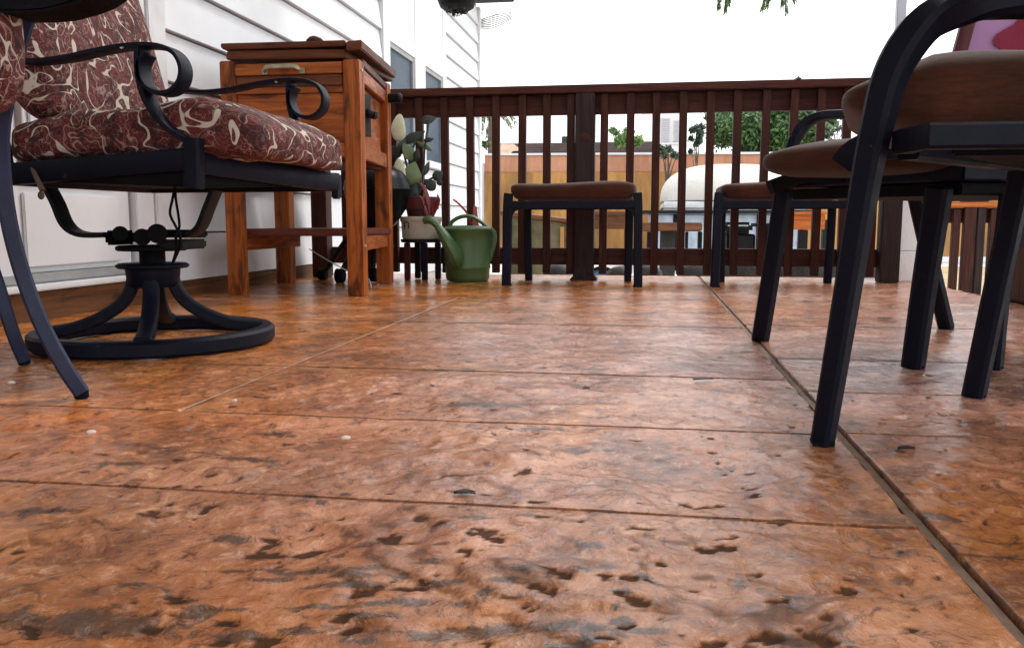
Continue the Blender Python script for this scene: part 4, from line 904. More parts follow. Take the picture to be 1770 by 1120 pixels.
def Q(px, py, dy=0): return AY(px, py, 1.94 + dy)
mech = thing  # (keeps the naming below short)
MB().lathe([(.078, .228), (.082, .231), (.082, .238), (.076, .241)], (rc.x, rc.y, 0), 30).make('turn_plate', M['rubber'], S)
MB().box(Q(180, 424, -.04), Q(235, 398, .05)).make('spring_block', M['rubber'], S, .006)
MB().box(Q(235, 411, -.03), Q(360, 397, .03)).make('spring_bar', M['rubber'], S, .004)
MB().cyl(Q(246, 410, -.07), Q(246, 410, .07), .020, 18).cyl(Q(208, 404, -.075), Q(208, 404, .075), .018, 18).cyl(Q(272, 404, -.07), Q(272, 404, .07), .023, 18).make('spring_coil', M['rubber'], S)
MB().box(Q(270, 432, -.06), Q(358, 413, .06)).make('lower_plate', M['black'], S, .005)
for sy in (-.13, .13):
    MB().sweep([Q(84, 322, sy * .5), Q(100, 352, sy * .5), Q(116, 388, sy * .45), Q(142, 405, sy * .4), Q(188, 406, sy * .4)], .045, .013, (0, 1, 0), 5).make('seat_bracket', M['black'], S, 0)
    MB().sweep([Q(374, 328, sy * .5), Q(362, 358, sy * .5), Q(348, 392, sy * .45), Q(330, 406, sy * .4)], .045, .013, (0, 1, 0), 5).make('seat_bracket', M['black'], S, 0)
NY, FY = 1.68, 2.20
def N_(px, py, dy=0): return AY(px, py, NY + dy)
# seat frame
fr0, fr1 = N_(20, 302), N_(338, 275)
MB().sweep([fr0, fr1], .032, .046, (0, 1, 0), 1).make('side_rail', M['navy'], S, 0)
f2 = AY(578, 316, FY)
MB().sweep([N_(345, 283, .01), f2], .030, .046, (1, 0, 0), 1).make('front_rail', M['navy'], S, 0)
MB().sweep([Vector((fr0.x, FY, fr0.z)), f2], .032, .046, (0, 1, 0), 1).make('side_rail', M['navy'], S, 0)
MB().sweep([fr0, Vector((fr0.x, FY, fr0.z))], .032, .046, (1, 0, 0), 1).make('rear_rail', M['navy'], S, 0)
q = [N_(18, 312), N_(335, 324), AY(582, 322, FY), Vector((fr0.x - .01, FY, .385))]
MB().hexa([p + Vector((0, 0, 0)) for p in q] + [p + Vector((0, 0, .03)) for p in q]).make('seat_pan', M['rubber'], S, .004)
MB().sweep([N_(335, 326, -.012), N_(336, 290, -.012), N_(334, 240, -.012)], .030, .036, (0, 1, 0), 3, .3).make('corner_post', M['navy'], S, 0)
MB().box(AY(572, 344, FY - .015), AY(590, 300, FY + .02)).make('corner_post', M['navy'], S, .004)
# arms: flat bar, scroll and curved support
def arm(Y):
    P = lambda a, b: Vector((N_(a, b).x + (.100 if Y == FY else 0), Y, N_(a, b).z + (.010 if Y == FY else 0)))
    MB().sweep([P(-4, 104), P(60, 108), P(120, 102), P(170, 91), P(215, 83), P(252, 80), P(284, 83), P(308, 95), P(320, 117), P(318, 141), P(304, 158), P(284, 163), P(263, 155), P(250, 135), P(249, 112), P(258, 95)], .046, .010, (0, 1, 0), 6).make('arm', M['navy'], S, 0, 50)
    MB().sweep([P(246, 84), P(246, 112), P(249, 142), P(260, 176), P(280, 206), P(305, 230), P(336, 248)], .046, .013, (0, 1, 0), 6).make('arm_support', M['navy'], S, 0, 50)
    MB().cyl(P(221, 85) + Vector((0, -.023, 0)), P(221, 85) + Vector((0, -.019, 0)), .004, 10).make('arm_rivet', M['steel'], S)
arm(NY); arm(FY)
# seat cushion with a rolled front
def fnS(p):
    x0, x1 = -1.40, -.795
    u = (p.x + 1) / 2; x = x0 + (x1 - x0) * u; y = (NY + FY) / 2 + p.y * .262 + .01
    zc = .488 + .026 * math.exp(-((u - .74) / .16) ** 2) * (.6 - .4 * p.y) * (p.z > -.2) - .055 * max(0, u - .78) ** 2 * 9 + .004 * math.sin(u * 9 + p.y * 2)
    th = .056 + .012 * math.sin(math.pi * min(1, u * 1.1)) * (p.z > 0)
    z = zc + p.z * th - .018 * (1 - u)
    z += .010 * mnoise.noise(Vector((x * 7, y * 7, 2.2))) * (p.z > 0) + .0035 * mnoise.noise(Vector((x * 26, y * 26, z * 10)))
    x += .008 * mnoise.noise(Vector((z * 20, y * 9, 4)))
    return Vector((x + .02 * (p.y > .0) * abs(p.y) * u, y, z))
MB().ell((0, 0, 0), (1, 1, 1), None, 44, 120, .50, .24, fnS).make('seat_cushion', M['paisley'], S)
def fnB(p):
    v = (p.z + 1) / 2
    z = .515 + v * .56; y = (NY + FY) / 2 + p.y * (.265 - .03 * max(0, v - .6)) + .005
    xc = -1.315 - .29 * (z - .55)
    x = xc + p.x * (.062 + .02 * math.sin(math.pi * v)) + .010 * mnoise.noise(Vector((y * 6, z * 6, 1))) * (p.x > 0)
    x += .003 * mnoise.noise(Vector((y * 26, z * 26, 7)))
    return Vector((x, y, z))
MB().ell((0, 0, 0), (1, 1, 1), None, 44, 110, .32, .5, fnB).make('back_cushion', M['paisley'], S)
for Y in (NY, FY):
    MB().sweep([Vector((fr0.x - .01, Y, .40)), Vector((-1.40, Y, .62)), Vector((-1.52, Y, 1.08))], .036, .016, (0, 1, 0), 5).make('back_post', M['navy'], S, 0)
MB().sweep([Vector((-1.52, NY, 1.08)), Vector((-1.545, 1.94, 1.14)), Vector((-1.52, FY, 1.08))], .03, .016, (0, 0, 1), 5).make('back_rail', M['navy'], S, 0)
# hanging ties
MB().sweep([N_(56, 290, -.01), N_(62, 305, -.02), N_(70, 322, -.02), N_(74, 330, -.02)], .010, .008, n=4, taper=1.5, round_=True).ell(N_(71, 338, -.02), (.007, .006, .009)).make('cushion_tie', M['bark'], S)
t = MB()
for k_ in (0, 1):
    t.sweep([Q(303, 322, -.14), Q(298 + 6 * k_, 345, -.14), Q(294 + 14 * k_, 370, -.14), Q(304 + 6 * k_, 392, -.14), Q(312 - 8 * k_, 412, -.13), Q(308 - 4 * k_, 434, -.12), Q(298, 456, -.12)], .006, .006, n=5, round_=True)
t.make('hanging_cord', M['rubber'], S)

# ================================================================== LAVENDER PANEL AND TABLE (right edge)
tb = thing('brown_side_table', 'dark brown wooden side table at the right edge behind the chairs', 'table', (1.75, 3.2, 0))
tx = AY(1738, 430, 3.55).x
bx('end_panel', (tx, 3.15, 0.0), (tx + .05, 3.55, .598), M['cabinet_wood'], tb, .004)
bx('end_panel', (tx + .75, 3.15, 0.0), (tx + .80, 3.55, .598), M['cabinet_wood'], tb, .004)
bx('back_board', (tx + .052, 3.52, 0.0), (tx + .748, 3.545, .598), M['cabinet_wood'], tb, .002)
for i in range(6): bx('front_slat', (tx + .052 + i * .116, 3.17, 0.0), (tx + .052 + i * .116 + .112, 3.19, .598), M['cabinet_wood'], tb, .003)
bx('table_top', (tx - .28, 3.10, .60), (tx + .86, 3.60, .640), M['cabinet_wood'], tb, .006)
pn = thing('framed_lavender_panel', 'lavender cloth panel with a crimson shape in a slanted maroon frame', 'panel', (1.45, 3.35, .642))
P0 = AY(1646, 96, 3.35); P1 = AY(1664, 30, 3.35)
dr_ = (P1 - P0).normalized()
lo = P0 + dr_ * ((.645 - P0.z) / dr_.z); hi = P0 + dr_ * ((1.55 - P0.z) / dr_.z)
def fr(a, b, w=.045): MB().sweep([a, b], w, .03, (1, 0, 0), 1, .2).make('frame_bar', M['maroon_frame'], pn, 0)
WD = Vector((.85, 0, 0))
off = Vector((.022, 0, 0))
fr(lo + off, hi + off); fr(lo + off + WD, hi + off + WD)
MB().sweep([hi + off, hi + off + WD], .03, .045, (0, 1, 0), 1, .2).make('frame_bar', M['maroon_frame'], pn, 0)
MB().sweep([lo + off + Vector((0, 0, .026)), lo + off + WD + Vector((0, 0, .026))], .03, .045, (0, 1, 0), 1, .2).make('frame_bar', M['maroon_frame'], pn, 0)
a_ = lo + Vector((.04, 0, .01)); b_ = hi + Vector((.04, 0, 0))
MB().hexa([a_ + Vector((0, .004, 0)), a_ + WD * .96 + Vector((0, .004, 0)), a_ + WD * .96 + Vector((0, .008, 0)), a_ + Vector((0, .008, 0)), b_ + Vector((0, .004, 0)), b_ + WD * .96 + Vector((0, .004, 0)), b_ + WD * .96 + Vector((0, .008, 0)), b_ + Vector((0, .008, 0))]).make('cloth', M['lavender'], pn, 0)
cs = [(1717, 70), (1722, 60), (1735, 52), (1752, 43), (1772, 22), (1790, 10), (1830, 20), (1840, 100), (1830, 160), (1727, 160), (1727, 95), (1729, 83), (1720, 79)]
cv = [AY(a, b, 3.345) for a, b in cs] + [AY(a, b, 3.3485) for a, b in cs]; n_ = len(cs)
MB().add(cv, [tuple(range(n_)), tuple(range(2 * n_ - 1, n_ - 1, -1))] + [(i, (i + 1) % n_, n_ + (i + 1) % n_, n_ + i) for i in range(n_)]).make('crimson_shape', M['crimson'], pn, 0, 0)

# ================================================================== HANGING THINGS
def leaf_cloud(mb, pts, size, n, spread, flat=0.3):
    for _ in range(n):
        c = random.choice(pts); p = Vector(c[:3]) + Vector((random.gauss(0, 1), random.gauss(0, 1), random.gauss(0, 1))) * (c[3] * spread)
        u = Vector((random.gauss(0, 1), random.gauss(0, 1), random.gauss(0, 1))).normalized(); w = u.orthogonal().normalized()
        s = size * random.uniform(.6, 1.3)
        mb.add([p - u * s, p + w * s * .45, p + u * s, p - w * s * .45], [(0, 1, 2, 3)])
hb = AY(790, -2, 4.55)
basket = thing('hanging_basket', 'dark mossy hanging basket above the left end of the railing', 'hanging basket', (hb.x, 4.55, hb.z))
MB().lathe([(.060, -.062), (.088, -.045), (.115, .02), (.135, .09), (.155, .10)], (hb.x, 4.55, hb.z), 30).make('wire_bowl', M['black'], basket)
mm = MB()
bl = [(hb.x + .12 * math.cos(t) * r, 4.55 + .12 * math.sin(t) * r, hb.z - .075 + .13 * r, .02) for t in np.linspace(0, 6.28, 24) for r in (.25, .5, .75, .95, 1.1)]
leaf_cloud(mm, bl, .016, 3600, .62); o = mm.make('moss_lining', M['moss'], basket, 0, 0); o['kind'] = 'stuff'
mm = MB(); leaf_cloud(mm, [(hb.x + .1 * math.cos(t), 4.55 + .1 * math.sin(t), hb.z + .13, .05) for t in np.linspace(0, 6.28, 12)], .03, 500, .8); o = mm.make('trailing_leaves', M['leaf_dark'], basket, 0, 0); o['kind'] = 'stuff'
mm = MB()
for t in (0, 2.1, 4.2): mm.cyl((hb.x + .15 * math.cos(t), 4.55 + .15 * math.sin(t), hb.z + .1), (hb.x, 4.55, 2.28), .003, 6)
mm.make('chain', M['black'], basket)
def frond(mb, pts, ll, n, wid=.006, spread=.35, stem=.004):
    P = catmull([Vector(p) for p in pts], 10); mb.sweep(P, stem, stem, n=1, round_=True, taper=.3)
    for k in range(n):
        t = (k + .5) / n; i = min(len(P) - 2, int(t * (len(P) - 1))); p = P[i]; T = (P[i + 1] - P[i]).normalized()
        S = T.cross(Vector((0, 1, 0))); S = S.normalized() if S.length > .1 else Vector((1, 0, 0))
        for sg in (-1, 1):
            d = (T * 1.0 + S * sg * spread + Vector((random.uniform(-.1, .1), random.uniform(-.25, .25), random.uniform(-.12, .05)))).normalized()
            l = ll * (1.05 - .5 * t) * random.uniform(.8, 1.15); N = d.orthogonal().normalized()
            mb.add([p, p + d * l * .5 + N * wid, p + d * l, p + d * l * .5 - N * wid], [(0, 1, 2, 3)])
for lab, sets, cx_ in (('hanging fern with two thin frond tips showing at the top of the sky', [[(1243, -60), (1244, -20), (1243, 14)], [(1256, -60), (1257, -20), (1254, 20)], [(1262, -50), (1260, -15), (1259, 8)]], 1252),
                       ('hanging fern with fuller dark frond tips at the top of the sky', [[(1336, -60), (1328, -15), (1317, 18)], [(1350, -60), (1353, -20), (1352, 10)], [(1352, -60), (1358, -15), (1360, 22)], [(1362, -50), (1366, -20), (1374, 2)], [(1345, -60), (1336, -20), (1326, 12)]], 1345)):
    b0 = AY(cx_, -66, 4.6)
    fern = thing('hanging_fern', lab, 'hanging plant', tuple(b0), 'ferns hanging from the patio cover')
    mb = MB()
    for s_ in sets: frond(mb, [AY(a, b, 4.6 + random.uniform(-.03, .03)) for a, b in s_], .055, 34, .0048, .30)
    mb.make('fronds', M['leaf_big'], fern, 0, 0)
    MB().lathe([(.05, 0), (.09, .05), (.10, .12)], b0, 20).make('pot', M['maroon_pot'], fern)
    mm = MB()
    for t in (0, 2.1, 4.2): mm.cyl(b0 + Vector((.09 * math.cos(t), .09 * math.sin(t), .12)), (b0.x, b0.y, 2.14), .002, 6)
    mm.make('chain', M['black'], fern)
tw = MB()
for k_ in range(7):
    y0 = 30 + k_ * 2.4
    tw.sweep([AY(832, y0 + 8 * .6, 9.5), AY(848, y0 - 1 + k_, 9.5), AY(866, y0 - 5 + k_ * .6, 9.5), AY(884, 22 + k_ * 2.0, 9.5)], .013, .013, n=4, round_=True, taper=.6)
tw.sweep([AY(850, 30, 9.5), AY(868, 18, 9.5), AY(878, 7, 9.5)], .006, .006, n=3, round_=True)
tag(tw.make('dry_vine', M['dry'], None, 0), 'wispy dry vine hanging beside the house corner under the eave', 'vine')

# ================================================================== BACKGROUND
# yard wall: two-tone with a white cap
yw = thing('yard_wall', 'two tone garden wall, peach above stained ochre, with a white cap', 'wall', (2, 13.8, -.32))
def wall_pt(x): return 13.3 + (x + 3.5) * .09
def wbox(name, x0, x1, z0, z1, th, mat, bev=.004):
    y0, y1 = wall_pt(x0), wall_pt(x1)
    v = [(x0, y0 - th, z0), (x1, y1 - th, z0), (x1, y1 + .2, z0), (x0, y0 + .2, z0), (x0, y0 - th, z1), (x1, y1 - th, z1), (x1, y1 + .2, z1), (x0, y0 + .2, z1)]
    MB().hexa(v).make(name, mat, yw, bev)
wx0, wx1 = AY(836, 280, 13.3).x, 13.0
wbox('lower_wall', wx0, wx1, -.32, 1.05, 0.03, M['wall_lower'])
wbox('upper_band', wx0, wx1, 1.052, 1.31, 0.0, M['wall_upper'])
wbox('cap', wx0, wx1, 1.312, 1.345, 0.03, M['white'])
wbox('kerb', wx0, wx1, -.32, -.24, .35, M['white'], .01)
gp = bpy.data.objects.new('white_gable', None)
bx2 = bx('side_wall', (wx0 - 3.0, 13.2, -.32), (wx0 - .004, 13.5, 1.2), M['white'], None, .01); tag(bx2, 'low white wall joining the ochre yard wall beside the house corner', 'wall')
dirt = bx('dirt_bed', (1.75, 5.8, -.40), (6.0, 12.4, -.312), M['dirt'], None, 0); structure(dirt, 'tan dirt bed beyond the steps')

# neighbour roof
nb = thing('neighbour_house', 'low neighbouring house with a dark brown shingle roof behind the yard wall', 'house', (-1, 24, -.32))
a, b = AY(838, 262, 22), AY(1134, 262, 22)
zt = AY(1000, 247, 24.5).z; zb = AY(1000, 285, 22).z
MB().hexa([(a.x, 22, zb), (b.x + .9, 22, zb), (b.x + .9, 27, zb), (a.x, 27, zb), (a.x, 24.4, zt), (b.x - .05, 24.4, zt), (b.x - .05, 24.6, zt), (a.x, 24.6, zt)]).make('roof', M['shingle'], nb, 0)
for k_ in range(9):
    t0 = k_ / 9; z_ = zb + (zt - zb) * t0; y_ = 22 + 2.4 * t0
    bx('shingle_course', (a.x, y_ - .03, z_ + .01), (b.x + .9 * (1 - t0) - .05, y_ + .02, z_ + .05), M['shingle'], nb, 0)
bx('wall', (a.x, 22.3, -.32), (b.x + .8, 26.7, zb - .002), M['white_dirty'], nb, 0)
bx('roof_vent', (AY(972, 248, 24.5).x, 24.3, zt - .1), (AY(984, 235, 24.5).x, 24.6, AY(980, 237, 24.5).z), M['leaf_dark'], nb, .01)
tn = thing('tan_roofed_shed', 'tan tiled hip roof of a shed showing above the yard wall', 'shed', (-2.5, 19, -.32))
pz0, p1, p2 = AY(838, 275, 18), AY(923, 275, 18), AY(876, 248, 19)
MB().hexa([(pz0.x, 18, pz0.z - .1), (p1.x, 18, pz0.z - .1), (p1.x, 20.5, pz0.z - .1), (pz0.x, 20.5, pz0.z - .1), (p2.x - .28, 19.2, p2.z), (p2.x + .12, 19.2, p2.z), (p2.x + .12, 19.3, p2.z), (p2.x - .28, 19.3, p2.z)]).make('roof', M['rock_tan'], tn, .01)
bx('wall', (pz0.x + .1, 18.1, -.32), (p1.x - .1, 20.4, pz0.z - .102), M['white_dirty'], tn, 0)
MB().ell(AY(892, 264, 18.0), (.10, .05, .035)).make('vent', M['black'], tn)

# pale building with louvred shutters
pb = thing('pale_building', 'tall pale building with grey louvred shutters, washed out by the bright sky', 'building', (2, 32, -.32))
a, b = AY(1108, 200, 31), AY(1182, 200, 31); zt = AY(1140, 168, 31).z
bx('wall', (a.x, 31, -.32), (b.x, 36, zt), M['pale_building'], pb, .01)
for (x0, x1, y0, y1) in ((1141, 1159, 204, 246), (1163, 1176, 208, 246)):
    p, q = AY(x0, y1, 30.96), AY(x1, y0, 30.96)
    w = bx('shutter', (p.x, 30.96, p.z), (q.x, 30.995, q.z), M['white_dirty'], pb, 0)
    n = 13
    for k_ in range(n):
        z = p.z + (q.z - p.z) * (k_ + .2) / n
        MB().box((p.x + .02, 30.92, z), (q.x - .02, 30.955, z + .028)).make('slat', M['louver'], w, 0)
p = AY(1141, 250, 30.9); q = AY(1176, 247, 30.9)
bx('sill', (p.x, 30.85, p.z), (q.x, 30.99, q.z), M['white_dirty'], pb, .01)

# trees
def tree(name, label, base, crown, trunk_r, leaf, nleaf, mat, cat='tree', limbs=8, spread=.55, seed=1):
    random.seed(seed)
    t = thing(name, label, cat, base); b = Vector(base)
    cc = Vector((sum(c[0] for c in crown) / len(crown), sum(c[1] for c in crown) / len(crown), sum(c[2] for c in crown) / len(crown)))
    mb = MB(); mb.sweep([b, b.lerp(cc, .4) + Vector((.05, .03, 0)), cc], trunk_r * 2, trunk_r * 2, (0, 1, 0), 5, round_=True, taper=.4)
    for i in range(min(limbs, len(crown))):
        c = Vector(crown[i % len(crown)][:3]); s0 = b.lerp(cc, random.uniform(.55, .9))
        mb.sweep([s0, s0.lerp(c, .5) + Vector((0, 0, .05)), c], trunk_r, trunk_r, (0, 1, 0), 4, round_=True, taper=.25)
    mb.make('trunk', M['bark'], t)
    mb = MB(); leaf_cloud(mb, crown, leaf, nleaf, spread); o = mb.make('crown', mat, t, 0, 0); return t
def crown_px(blobs, Y, dY=.6):
    out = []
    for px, py, rpx in blobs:
        yy = Y + random.uniform(-dY, dY); p = AY(px, py, yy); out.append((p.x, p.y, p.z, rpx * Y / FPX))
    return out
random.seed(3)
bl = [(random.gauss(1328, 48), random.gauss(222, 22), random.uniform(10, 20)) for _ in range(38)]
bl = [q for q in bl if 1228 < q[0] < 1432 and 168 < q[1] < 268]
bl += [(1262, 205, 13), (1285, 230, 14), (1310, 210, 14), (1340, 230, 14), (1365, 215, 14), (1390, 228, 13), (1276, 250, 12), (1352, 252, 12), (1404, 255, 9), (1318, 240, 14), (1250, 215, 12), (1245, 240, 12), (1400, 200, 12), (1410, 235, 11), (1300, 185, 14), (1350, 175, 14), (1375, 195, 14), (1262, 228, 14), (1380, 250, 12), (1330, 258, 12), (1290, 255, 12), (1424, 212, 6), (1380, 140, 2.5), (1384, 160, 8)]
bx_ = AY(1330, 275, 18.5)
tree('broad_tree', 'broad dense green tree behind the yard wall, between the stool and chairs', (bx_.x, 18.5, -.32), crown_px(bl, 18.5, .8), .12, .060, 26000, M['leaf_big'], seed=5)
random.seed(8)
tree('small_bush_tree', 'small bright green tree rising over the brown roof', (AY(1082, 250, 21).x, 21, -.32), crown_px([(1078, 240, 8), (1090, 238, 9), (1070, 244, 6), (1064, 230, 3), (1058, 226, 3), (1098, 245, 6), (1084, 230, 5), (1105, 243, 5)], 21, .3), .05, .06, 1500, M['leaf_light'], seed=6)
tree('young_tree', 'young thin tree standing against the yard wall with a sparse crown', (AY(1153, 300, 12.9).x, 12.9, -.32), crown_px([(1145, 265, 5), (1156, 258, 5), (1164, 268, 5), (1150, 270, 4), (1142, 258, 3), (1170, 270, 3)], 12.9, .15), .028, .035, 420, M['leaf_dark'], seed=7)
random.seed(4)
tree('topiary_tree', 'slim dark round headed tree on a thin bare stem before the yard wall', (AY(1206, 300, 12.7).x, 12.7, -.32), crown_px([(1204, 222, 5), (1210, 232, 5), (1208, 243, 5), (1196, 226, 4), (1194, 240, 3), (1203, 250, 3), (1194, 262, 2.5), (1212, 220, 4)], 12.7, .1), .016, .030, 1500, M['leaf_dark'], seed=8)
random.seed(9)
tree('feathery_shrub', 'feathery pale shrub over the yard wall, right of the broad tree', (AY(1460, 260, 16).x, 16, -.32), crown_px([(1436, 232, 5), (1448, 224, 5), (1430, 236, 4), (1458, 226, 2.5), (1440, 245, 3), (1436, 244, 2), (1462, 234, 2.5), (1430, 222, 4)], 16, .2), .03, .035, 500, M['leaf_dark'], seed=9)
# palm left of the roof
pm = thing('small_palm', 'small palm with drooping fronds beside the house corner behind the yard wall', 'palm tree', (AY(847, 260, 15).x, 15, -.32))
pt = AY(848, 186, 15)
MB().sweep([(pt.x - .05, 15, -.32), (pt.x - .02, 15, 1.0), tuple(pt)], .12, .12, n=5, round_=True, taper=.6).make('trunk', M['bark'], pm)
mb = MB(); random.seed(5)
for pts in ([(850, 182), (866, 186), (880, 196), (890, 212)], [(850, 184), (862, 194), (874, 206), (884, 220)], [(848, 184), (846, 200), (844, 220), (842, 238)], [(848, 184), (850, 205), (848, 225), (846, 245)], [(846, 182), (838, 196), (834, 214), (832, 230)], [(850, 182), (864, 178), (880, 180), (896, 192)]):
    frond(mb, [AY(x, y, 15 + random.uniform(-.1, .1)) for x, y in pts], .14, 26, .010, .5, .02)
leaf_cloud(mb, crown_px([(838, 250, 4), (846, 248, 4), (852, 252, 3)], 15, .1), .04, 220, .8)
mb.make('fronds', M['frond'], pm, 0, 0)

# domed cover
dc = AY(1265, 345, 10.8)
sp_ = thing('covered_spa_tub', 'large white domed cover on a pale blue sided tub in the yard', 'spa', (dc.x, 11.9, -.32))
dl_, drr = AY(1143, 350, 10.8).x, AY(1400, 350, 10.8).x; mx = (dl_ + drr) / 2; hw = (drr - dl_) / 2
z0, z1 = AY(1200, 345, 10.8).z, AY(1290, 299, 11.6).z
def fnT(p):
    return Vector((mx + p.x * hw, 11.9 + p.y * 1.1, z0 + max(-.02, p.z) * (z1 - z0 + .12)))
MB().ell((0, 0, 0), (1, 1, 1), None, 30, 60, .75, .6, fnT).make('cover', M['cover_cream'], sp_)
MB().box((dl_ + .01, 10.82, z0 - .13), (drr - .01, 12.98, z0 - .021)).make('skirt', M['white_dirty'], sp_, .03)
MB().box((dl_ - .25, 10.70, z0 - .17), (drr + .1, 13.0, z0 - .132)).make('rim', M['blackgreen'], sp_, .006)
MB().box((dl_ - .15, 10.85, -.32), (drr, 12.98, z0 - .172)).make('side_panel', M['pale_blue'], sp_, .02)
for k_ in range(4):
    x_ = dl_ + .15 + k_ * .5
    bx('side_rib', (x_, 10.82, -.31), (x_ + .05, 10.848, z0 - .18), M['navy'], sp_, .004)
# outdoor bench
def pxbox(name, x0, y0, x1, y1, Y, dY, mat, parent, bev=.004, ground=False):
    a, b = AY(x0, y1, Y), AY(x1, y0, Y)
    return bx(name, (a.x, Y, -.319 if ground else a.z), (b.x, Y + dY, b.z), mat, parent, bev)
be = thing('garden_bench', 'long brown wooden bench on dark legs in front of the covered tub', 'bench', (AY(1165, 400, 8.2).x, 8.4, -.32))
pxbox('seat', 1100, 385, 1214, 400, 8.2, .5, M['bench_wood'], be, .01)
pxbox('leg', 1118, 400.6, 1130, 430, 8.25, .08, M['black'], be, .004, True)
pxbox('leg', 1141, 400.6, 1168, 430, 8.3, .3, M['stone'], be, .004, True)
pxbox('leg', 1184, 400.6, 1190, 430, 8.25, .06, M['black'], be, .004, True)
pxbox('leg', 1206, 400.6, 1214, 430, 8.25, .08, M['black'], be, .004, True)
gr = thing('gas_grill', 'boxy black appliance behind the second stool near the covered tub', 'grill', (AY(1285, 410, 8).x, 8.2, -.32))
pxbox('cabinet', 1256, 405, 1306, 440, 8, .5, M['rubber'], gr, .01, True); pxbox('hood', 1250, 384, 1302, 404, 8, .5, M['black'], gr, .03)
pxbox('side_shelf', 1306.5, 386, 1320, 392, 8, .4, M['black'], gr, .005); pxbox('handle', 1258, 389, 1294, 391.5, 7.95, .04, M['steel'], gr, .004)
pxbox('cabinet_door', 1260, 408, 1302, 436, 7.975, .02, M['black'], gr, .003)
bl_ = thing('dark_barrel', 'dark upright barrel beside the black grill in the yard', 'barrel', (AY(1335, 410, 8.4).x, 8.4, -.32))
c = AY(1334, 386, 8.4)
MB().lathe([(.09, 0), (.10, .05), (.105, .3), (.10, c.z + .32 - .03), (.09, c.z + .32)], (c.x, 8.4, -.32), 24).make('drum', M['black'], bl_)
MB().lathe([(.106, .12), (.112, .13), (.106, .14)], (c.x, 8.4, -.32), 24, cap=False).make('hoop', M['steel'], bl_)
ot = thing('orange_bench', 'bright orange wooden bench with dark legs seen between the balusters', 'bench', (AY(1400, 380, 7.4).x, 7.6, -.32))
pxbox('seat', 1362, 366, 1430, 371, 7.4, .5, M['orange_wood'], ot, .006); pxbox('apron', 1365, 371.4, 1427, 397, 7.43, .04, M['orange_wood'], ot, .006)
pxbox('leg', 1381, 397.4, 1397, 430, 7.45, .1, M['black'], ot, .004, True); pxbox('leg', 1422, 380, 1436, 430, 7.55, .1, M['blackgreen'], ot, .004, True); pxbox('leg', 1350, 397, 1360, 430, 7.6, .1, M['black'], ot, .004, True)
# plywood bin and table at the left
pb_ = thing('plywood_bin', 'grimy plywood bin with a slanting pale lid left of the middle post', 'bin', (AY(930, 420, 7.0).x, 7.2, -.32))
a, b = AY(868, 372, 7.0), AY(992, 388, 7.0)
v = [(a.x, 7.0, -.319), (b.x, 7.0, -.319), (b.x, 7.6, -.319), (a.x, 7.6, -.319), (a.x, 7.0, a.z), (b.x, 7.0, b.z), (b.x, 7.6, b.z), (a.x, 7.6, a.z)]
MB().hexa(v).make('box', M['ochre_grime'], pb_, .004)
MB().hexa([(a.x - .03, 6.96, a.z + .002), (b.x + .03, 6.96, b.z + .002), (b.x + .03, 7.65, b.z + .002), (a.x - .03, 7.65, a.z + .002), (a.x - .03, 6.96, a.z + .035), (b.x + .03, 6.96, b.z + .035), (b.x + .03, 7.65, b.z + .035), (a.x - .03, 7.65, a.z + .035)]).make('lid', M['bench_wood'], pb_, .004)
for px in (872, 911, 968): pxbox('batten', px, 392, px + 7, 440, 6.975, .023, M['wall_lower'], pb_, .002, True)
tt = thing('work_table', 'weathered plank table beyond the middle railing post', 'table', (AY(1050, 380, 7.3).x, 7.5, -.32))
pxbox('table_top', 1012, 365, 1090, 371, 7.3, .6, M['bench_wood'], tt, .006); pxbox('apron', 1020, 371.5, 1086, 396, 7.35, .04, M['bench_wood'], tt, .004)
pxbox('leg', 1078, 396.3, 1086, 440, 7.38, .08, M['bench_wood'], tt, .004, True); pxbox('leg', 1014, 372, 1019, 440, 7.38, .08, M['bench_wood'], tt, .004, True)
bd = thing('blue_drum', 'blue plastic tub with a thick black rim lying on its side', 'tub', (AY(1040, 425, 6.6).x, 6.7, -.32))
c = AY(1040, 432, 6.6); r = (AY(1071, 432, 6.6).x - c.x); c.z = -.32 + r
MB().cyl((c.x, 6.62, c.z), (c.x, 6.9, c.z), r * .84, 32).make('shell', M['blue_plastic'], bd, .01)
rg_ = [Vector((c.x + r * .92 * math.cos(t), 6.65, c.z + r * .92 * math.sin(t))) for t in [2 * math.pi * i / 16 for i in range(16)]]
MB().sweep(rg_, .10, r * .16, (0, 1, 0), 3, closed=True).make('rim', M['rubber'], bd)
# stones and clods just beyond the floor edge
random.seed(12)
words = ['left of the middle post', 'right of the middle post', 'by the first stool leg', 'under the bench', 'under the grill', 'below the orange bench', 'near the right end post', 'by the white pier']
for i, (px, py, w_, h_) in enumerate(((965, 466, .11, .035), (1070, 468, .10, .028), (1120, 472, .10, .05), (1205, 470, .14, .05), (1290, 468, .20, .06), (1395, 466, .20, .07), (1440, 470, .10, .06), (1500, 470, .10, .07))):
    c = AY(px, py, 5.3)
    def fnR(p, c=c, w_=w_, h_=h_, i=i):
        q = Vector((c.x + p.x * w_, 5.3 + p.y * .08, -.32 + (p.z + 1) * .5 * (c.z + .32 + h_)))
        return q + Vector((1, 1, .5)) * .02 * mnoise.noise(Vector((p.x * 2 + i, p.y * 2, p.z * 2)))
    o = MB().ell((0, 0, 0), (1, 1, 1), None, 12, 18, .8, .9, fnR).make('garden_stone', M['stone'], None, 0, 60)
    tag(o, 'dark garden stone beyond the floor edge, ' + words[i], 'stone', 'stones along the far edge of the floor')

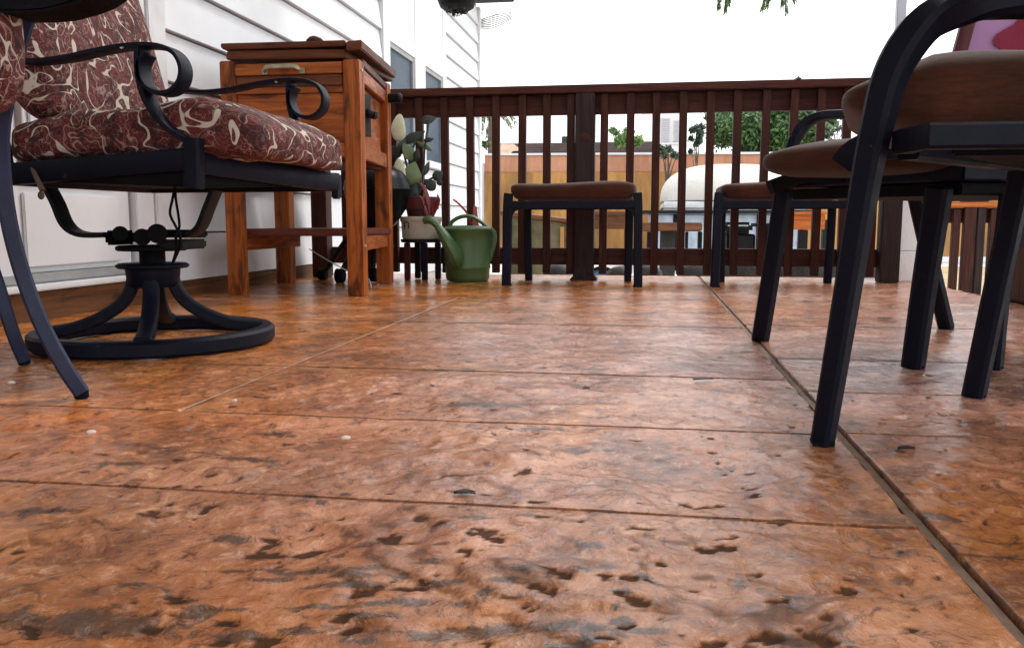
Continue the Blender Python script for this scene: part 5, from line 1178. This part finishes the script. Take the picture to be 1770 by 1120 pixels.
# ================================================================== SMALL LITTER ON THE FLOOR
random.seed(21)
lit = [(1013, 672, .007, 'dry_leaf', 'tiny dark curled leaf in the middle of the floor'), (1566, 776, .012, 'dry_leaf', 'dark oval leaf right of the nearest chair leg'),
       (803, 853, .012, 'dry_leaf', 'dark leaf lying on the nearest long joint'), (688, 540, .013, 'dry_leaf', 'small black leaf near the pale caulk line'),
       (1528, 551, .018, 'dry_leaf', 'long brown leaf between the right chairs legs'), (1118, 498, .016, 'dry_leaf', 'brown leaf at the right foot of the middle stool'),
       (1215, 656, .020, 'dry_leaf', 'flat brown leaf on the second joint'), (1395, 522, .02, 'dry_leaf', 'narrow dark leaf near the right stool')]
for px, py, s, mt, lab in lit:
    c = AZ(px, py, .003); v = []; n_ = 9; a0 = random.uniform(-.5, .5)
    for k_ in range(n_):
        t = k_ / (n_ - 1); wv = s * .42 * math.sin(math.pi * min(.98, max(.03, t))); 
        for sg in (-1, 0, 1):
            x = (t - .5) * 2 * s; y = sg * wv; z = .0045 + (.0012 * abs(sg)) + .0012 * math.sin(t * 3)
            v.append((c.x + x * math.cos(a0) - y * math.sin(a0), c.y + x * math.sin(a0) + y * math.cos(a0), z))
    f = [(k_ * 3 + j, k_ * 3 + 3 + j, k_ * 3 + 4 + j, k_ * 3 + 1 + j) for k_ in range(n_ - 1) for j in (0, 1)]
    f2_ = [tuple(i + len(v) for i in reversed(q)) for q in f]
    mb = MB().add(v + [(a, b, z - .002) for a, b, z in v], f + f2_)
    tag(mb.make('fallen_leaf', M[mt], None, 0, 60), lab, 'leaf', 'leaves fallen on the patio floor')
for px, py, s, lab in ((20, 664, .007, 'pale chip on the floor at the far left'), (406, 695, .004, 'tiny white fleck just right of the caulk line'), (158, 750, .007, 'white chip near the left foreground'), (598, 760, .007, 'pale chip left of centre in the foreground')):
    c = AZ(px, py, 0)
    mb = MB().ell(c + Vector((0, 0, .003)), (s, s * .6, .003), Matrix.Rotation(.3, 3, 'Z'), 6, 9)
    tag(mb.make('pale_chip', M['paper'], None, 0, 0), lab, 'chip', 'pale chips on the patio floor')
